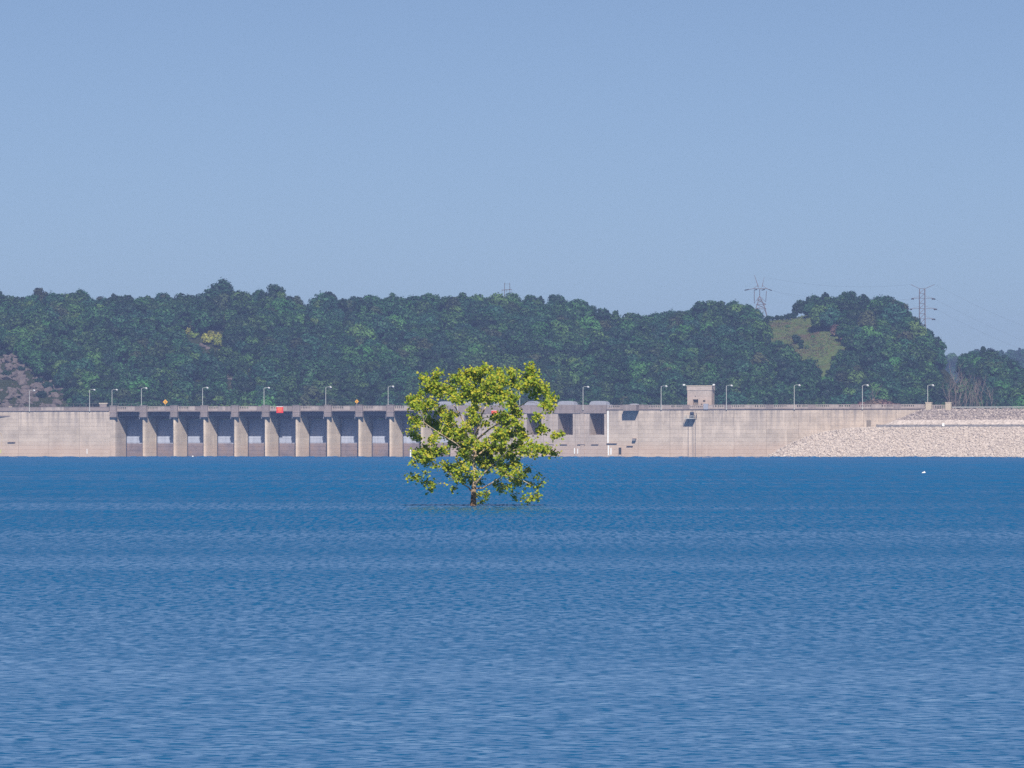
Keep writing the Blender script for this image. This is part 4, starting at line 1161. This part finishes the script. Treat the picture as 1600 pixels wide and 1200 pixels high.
# ------------------------------------------------------------------ floats
def water_pt(u, v):
    Y = F*CAMZ/(v - HV); return Vector((PX(u, Y), Y, 0))
p = water_pt(1443.3, 739.3)
e = empty('buoy', p, .2, 'small white float alone on the open water at the right', 'buoy')
MB().tube([(-.36,0,.02),(-.25,0,.07),(-.05,0,.11),(.15,0,.13),(.28,0,.10),(.34,0,.05)], [.03,.10,.14,.16,.12,.03], 10).build('float', M['white'], e, smooth=True)
e.scale = (.8, .8, .75)
MB().tube([(.12,0,.18),(.12,0,.36)], [.08,.05], 8).build('knob', M['white'], e)
pos = DW(T(641.5, 1.0), 1.0, 0)
e = empty('buoy', pos, 0, 'tall white spar buoy before the gate left of the flooded tree', 'buoy')
MB().tube([(0,0,-.4),(0,0,.4),(0,0,.45),(0,0,3.3),(0,0,3.5)], [.55,.55,.36,.32,.1], 10).build('spar', M['white'], e)
pos = DW(T(301.2, 1.0), 1.0, 0)
e = empty('buoy', pos, 0, 'tiny white float at the foot of a gate below the red board side', 'buoy')
e['label'] = 'tiny white float by the foot of the third spillway gate'
MB().tube([(0,0,-.3),(0,0,.2),(0,0,.6),(0,0,.8)], [.2,.45,.42,.12], 10).build('float', M['white'], e)

# ------------------------------------------------------------------ the flooded sycamore
YTR = F*CAMZ/(790.3 - HV)
tree_base = Vector((PX(739.3, YTR), YTR, 0))
def Q(x, y, d=0.0):   # enlarged-view pixel of the tree to tree space
    u, v = 640 + x/5.217, 570 + y/5.217
    return Vector((PX(u, YTR) - tree_base.x, d, PZ(v, YTR)))
CL = [(600,40,60),(480,60,60),(700,80,70),(820,60,60),(550,110,70),(400,110,60),(640,130,70),(760,150,60),(850,140,45),(1000,30,40),(960,100,55),(1010,150,60),(920,180,60),(1080,190,60),(1030,230,50),
(110,120,50),(220,80,45),(180,170,60),(260,190,60),(330,200,55),(240,240,50),(90,240,25),(140,210,40),
(30,290,45),(40,350,45),(110,340,55),(190,330,50),(250,380,50),(20,440,30),(70,470,45),(140,460,50),(210,480,50),(300,440,45),(340,400,45),(20,560,40),(60,590,30),
(450,170,60),(520,220,60),(600,220,60),(680,210,60),(760,230,60),(450,260,55),(560,290,60),(650,290,50),(740,300,50),(380,280,50),(840,270,55),(830,330,45),(500,390,38),(520,350,40),(540,440,40),(460,510,38),(620,480,35),(700,430,40),(780,420,50),(800,480,50),(870,400,50),(870,470,50),(900,540,60),(740,540,50),(820,580,60),(930,590,50),(740,610,55),(700,590,40),
(1110,330,45),(1160,270,35),(1150,360,35),(1020,430,40),(1060,520,40),(1100,540,25),(1190,570,35),(1240,560,20),
(320,500,55),(280,560,55),(360,560,60),(420,590,60),(350,620,55),(200,580,35),(180,610,30),(120,680,40),(190,700,45),(240,720,40),(290,690,30),(430,660,60),(510,640,50),(600,650,60),(690,690,60),(640,720,55),(450,720,55),(560,720,50),(770,690,55),(850,680,50),(900,650,50),(990,660,40),(1060,680,45),(1100,700,40),(1170,720,35),(1010,735,25),(940,690,40),
(60,740,40),(100,770,40),(50,800,30),(150,780,40),(200,830,25),(290,820,45),(330,850,50),(390,810,50),(420,870,50),(380,930,40),(350,900,35),(460,850,40),(440,940,25),(500,920,40),(540,890,45),(620,850,45),(700,810,55),(780,830,55),(850,800,55),(880,860,50),(800,890,50),(740,870,45),(910,910,50),(850,940,45),(960,860,35),(890,960,35),(560,950,35),(660,780,50),(740,760,50),(820,750,50),(480,780,45),(570,780,40),
(10,910,25),(60,930,35),(130,880,20),(190,980,35),(170,1020,15),(350,1010,20),(720,980,35),(770,1000,30),(740,1020,25),(830,1000,20),(620,1060,40),(590,1110,18),(570,1060,30),(1040,910,18),(990,980,40),(1050,1000,25),(860,1080,22),(950,1090,30),(1010,1080,35),(1050,1060,25),(1090,940,10)]
S = YTR/F/5.217
_fr = random.Random(3); _ex = []
for _i, (x, y, r) in enumerate(CL):
    near = sorted(CL, key=lambda q: (q[0]-x)**2 + (q[1]-y)**2)[1:4]
    for q in near:
        if _fr.random() < .13 and r > 30 and q[2] > 30: _ex.append(((x+q[0])/2 + _fr.uniform(-20, 20), (y+q[1])/2 + _fr.uniform(-20, 20), _fr.uniform(22, 40)))
CL = CL + _ex
rt = random.Random(5)
clumps = []
cx0, cy0 = 580, 520
for (x, y, r) in CL:
    rho = min(1.0, math.hypot((x-cx0)/680, (y-cy0)/560)); dm = 3.3*math.sqrt(max(.05, 1-rho**2))
    d = rt.uniform(-1, 1)*dm
    clumps.append([Q(x, y, d), r*S, x, y])
# limbs given by the photograph
limbs = [
 ([(518,1142,0,.19),(521,1090,0,.155),(526,1000,0,.135),(530,900,.05,.12),(530,800,.0,.11),(532,700,-.05,.10),(532,612,0,.095)], -1),
 ([(532,612,0,.08),(500,560,-.25,.07),(455,490,-.4,.055),(420,420,-.5,.045),(360,330,-.7,.03)], 0),
 ([(532,612,0,.085),(552,540,.15,.075),(572,480,.2,.065),(590,400,.25,.05),(625,330,.3,.035),(640,240,.3,.025)], 0),
 ([(532,620,0,.07),(590,575,.3,.06),(650,525,.6,.05),(705,490,.8,.04),(800,400,1.1,.03),(960,300,1.2,.02)], 0),
 ([(532,640,0,.06),(470,590,.3,.05),(400,520,.7,.04),(300,440,1.0,.03),(200,360,1.1,.02)], 0),
 ([(527,985,0,.07),(570,930,-.3,.055),(620,870,-.7,.045),(700,800,-1.1,.035),(800,700,-1.5,.025)], 0),
 ([(525,1010,0,.06),(600,1005,-.2,.045),(690,950,-.6,.035),(780,900,-.9,.028),(900,930,-1.1,.02),(990,980,-1.2,.014)], 0),
 ([(523,1050,0,.06),(480,1000,.2,.045),(420,960,.4,.035),(370,920,.6,.028),(280,840,.9,.02),(150,780,1.1,.014)], 0),
 ([(530,780,0,.06),(470,730,-.5,.045),(380,640,-1.2,.035),(250,560,-1.8,.025),(120,470,-2.0,.018)], 0),
 ([(530,760,0,.06),(600,700,.8,.045),(720,620,1.5,.035),(880,540,1.9,.025)], 0),
 ([(530,700,0,.05),(520,620,1.0,.04),(520,500,1.9,.03),(540,350,2.2,.02)], 0),
]
nodes = []    # position
def sample(pts, n=5):
    out = []
    for i in range(len(pts)-1):
        for k in range(n):
            t = k/n; out.append(tuple(pts[i][j]*(1-t) + pts[i+1][j]*t for j in range(4)))
    out.append(pts[-1]); return out
wood = MB(); limb_mb = MB()
for li, (pts, _) in enumerate(limbs):
    q = [Q(x, y, d) for x, y, d, r in pts]; rad = [r for *_, r in pts]
    pp, rr_ = [], []
    for x, y, d, r in sample(pts, 4):
        p = Q(x, y, d) + Vector((rt.uniform(-.02,.02), rt.uniform(-.02,.02), 0)); pp.append(p); rr_.append(r)
        nodes.append((p, r))
    if li == 0:
        pp = [pp[0] + Vector((0,0,-.9)), pp[0] + Vector((0,0,-.05))] + pp[1:]; rr_ = [rr_[0]*1.35, rr_[0]*1.08] + rr_[1:]
        wood.tube(pp, rr_, 10)
    else: limb_mb.tube(pp, rr_, 7)
order = sorted(range(len(clumps)), key=lambda i: (clumps[i][0] - Q(530, 750)).length)
twigs = []
for i in order:
    c, r, x, y = clumps[i]; best = None
    for (p, rad) in nodes:
        dv = c - p; ds = dv.length
        cost = ds + max(0, p.z - c.z)*.9 + (0 if rad > .012 else .25)
        if best is None or cost < best[0]: best = (cost, p, rad)
    p, rad = best[1], best[2]; dv = c - p
    mid = p + dv*.5 + Vector((rt.uniform(-.1,.1), rt.uniform(-.1,.1), .10*dv.length))
    r0 = min(rad*.6, .012 + .012*dv.length); pts = []; rads = []
    for k in range(6):
        t = k/5; q = p*(1-t)**2 + mid*2*t*(1-t) + c*t*t; pts.append(q); rads.append(max(.006, r0*(1-t*.65)))
        if k > 1: nodes.append((q, rads[-1]))
    limb_mb.tube(pts, rads, 5, False)
    twigs.append((pts, r))
sy = empty('flooded_tree', tree_base, 0, 'lone sycamore tree standing in the lake with bright green leaves', 'tree')
wood.build('trunk', M['syc_bark'], sy, smooth=True)
# leaves: lobed blades, folded on the midrib
half = [(0,-.5),(.10,-.42),(.48,-.30),(.30,-.08),(.56,.16),(.22,.18),(.16,.34),(0,.60)]
LV = [(x, y, abs(x)*.28) for x, y in half] + [(-x, y, abs(x)*.28) for x, y in half[1:-1]]
nh = len(half)
LF = [(0,1,2,3),(0,3,5,7),(3,4,5),(5,6,7)] + [tuple(reversed([0 if a == 0 else 7 if a == 7 else nh-1+a for a in f])) for f in ((0,1,2,3),(0,3,5,7),(3,4,5),(5,6,7))]
LV = np.array(LV)
V, Fq = [], []; nv = 0; rl = np.random.default_rng(21)
def put_leaf(pos, s, up=np.array([0, -.6, .7])):
    global nv
    n = up + rl.normal(size=3)*.5; n /= np.linalg.norm(n)
    a = np.cross(n, rl.normal(size=3)); a /= np.linalg.norm(a); b = np.cross(n, a)
    v = (LV[:, :1]*a + LV[:, 1:2]*b + LV[:, 2:3]*n*rl.uniform(-.6, 1.4))*s + pos
    V.append(v); Fq.extend([tuple(i + nv for i in f) for f in LF]); nv += len(LV)
for pts, r in twigs:
    c = np.array(pts[-1]); n = int(28 + 100*(r/(50*S))**2); tw = []
    if c[2] < 2.6: n = int(n*.62)
    for k in range(4 + int(6*r/(50*S))):
        dd = rl.normal(size=3); dd /= np.linalg.norm(dd); dd[2] = dd[2]*.8 + .12
        e_ = c + dd*r*rl.uniform(.6, 1.4)
        limb_mb.tube([tuple(c), tuple((c+e_)/2 + np.array([0,0,.03])), tuple(e_)], [.007, .006, .004], 4, False); tw.append(e_)
    for k in range(n):
        e_ = tw[rl.integers(len(tw))]; t = rl.uniform(.35, 1.1)
        pos = c*(1-t) + e_*t + rl.normal(size=3)*.125*np.array([1,1,.9]) + np.array([0,0,-.02])
        put_leaf(pos, rl.uniform(.09, .19))
    for k in range(int(n*.12)):
        q = np.array(pts[rl.integers(2, 6)]); put_leaf(q + rl.normal(size=3)*.08, rl.uniform(.10, .18))
limb_mb.build('branches', M['syc_bark'], sy, smooth=True)
me = bpy.data.meshes.new('crown'); me.from_pydata(np.concatenate(V).tolist(), [], Fq); me.update(); me.materials.append(M['syc_leaf'])
cr = link('crown', me, sy); cr['kind'] = 'stuff'

# a drowned sapling whose tip reaches into the frame at the left edge
p = Vector((PX(-14, 330), 330, 0)); sp_ = empty('flooded_sapling', p, 0, 'twig of a drowned sapling with one yellow leaf cut by the left edge', 'sapling')
stm = MB(); stm.tube([(0,0,-.6),(.03,0,1.0),(.0,0,2.2),(.1,0,3.0)], [.05,.04,.03,.02], 6)
def S_(u, v): return Vector((PX(u, 330) - p.x, 0, PZ(v, 330)))
stm.tube([(.02,0,2.0), S_(-6, 674), S_(1, 677), S_(3.5, 683), S_(3, 690), S_(1.5, 699)], [.02,.014,.010,.009,.008,.006], 5)
stm.build('stem', M['syc_bark'], sp_)
def big_leaf(u, v, s, n):
    n = np.array(n, float); n /= np.linalg.norm(n); a = np.cross(n, (0, 0, 1.0)); a /= np.linalg.norm(a); b = np.cross(a, n)
    q = np.array(S_(u, v)); return [tuple(q + (x*a + y*b + z*n)*s) for x, y, z in LV]
lm = MB(); lm.add(big_leaf(-2.0, 704.5, .36, (.3, -1, .3)), LF); lm.add(big_leaf(-9, 690, .35, (.1, -1, .6)), LF); lm.add(big_leaf(-14, 660, .35, (-.3, -1, .6)), LF); lm.add(big_leaf(-18, 640, .35, (.2, -1, .6)), LF)
lm.build('leaf', leaf_mat('sapling_leaf', (.40, .40, .20), (.42, .42, .22), (.46, .46, .25), .3, 0), sp_)

# ------------------------------------------------------------------ haze
hm = bpy.data.materials.new('haze_air'); hm.use_nodes = True; nt = hm.node_tree
nt.nodes.remove(nt.nodes['Principled BSDF'])
vol = nt.nodes.new('ShaderNodeVolumePrincipled'); vol.inputs['Color'].default_value = (.37, .52, 1.0, 1); vol.inputs['Density'].default_value = .000105; vol.inputs['Anisotropy'].default_value = 0.0
nt.links.new(vol.outputs[0], nt.nodes['Material Output'].inputs['Volume'])
tag(MB().box(-1100, 1100, -60, 5600, -5, 125).build('haze', hm), 'thin blue summer haze over the lake', kind='stuff')
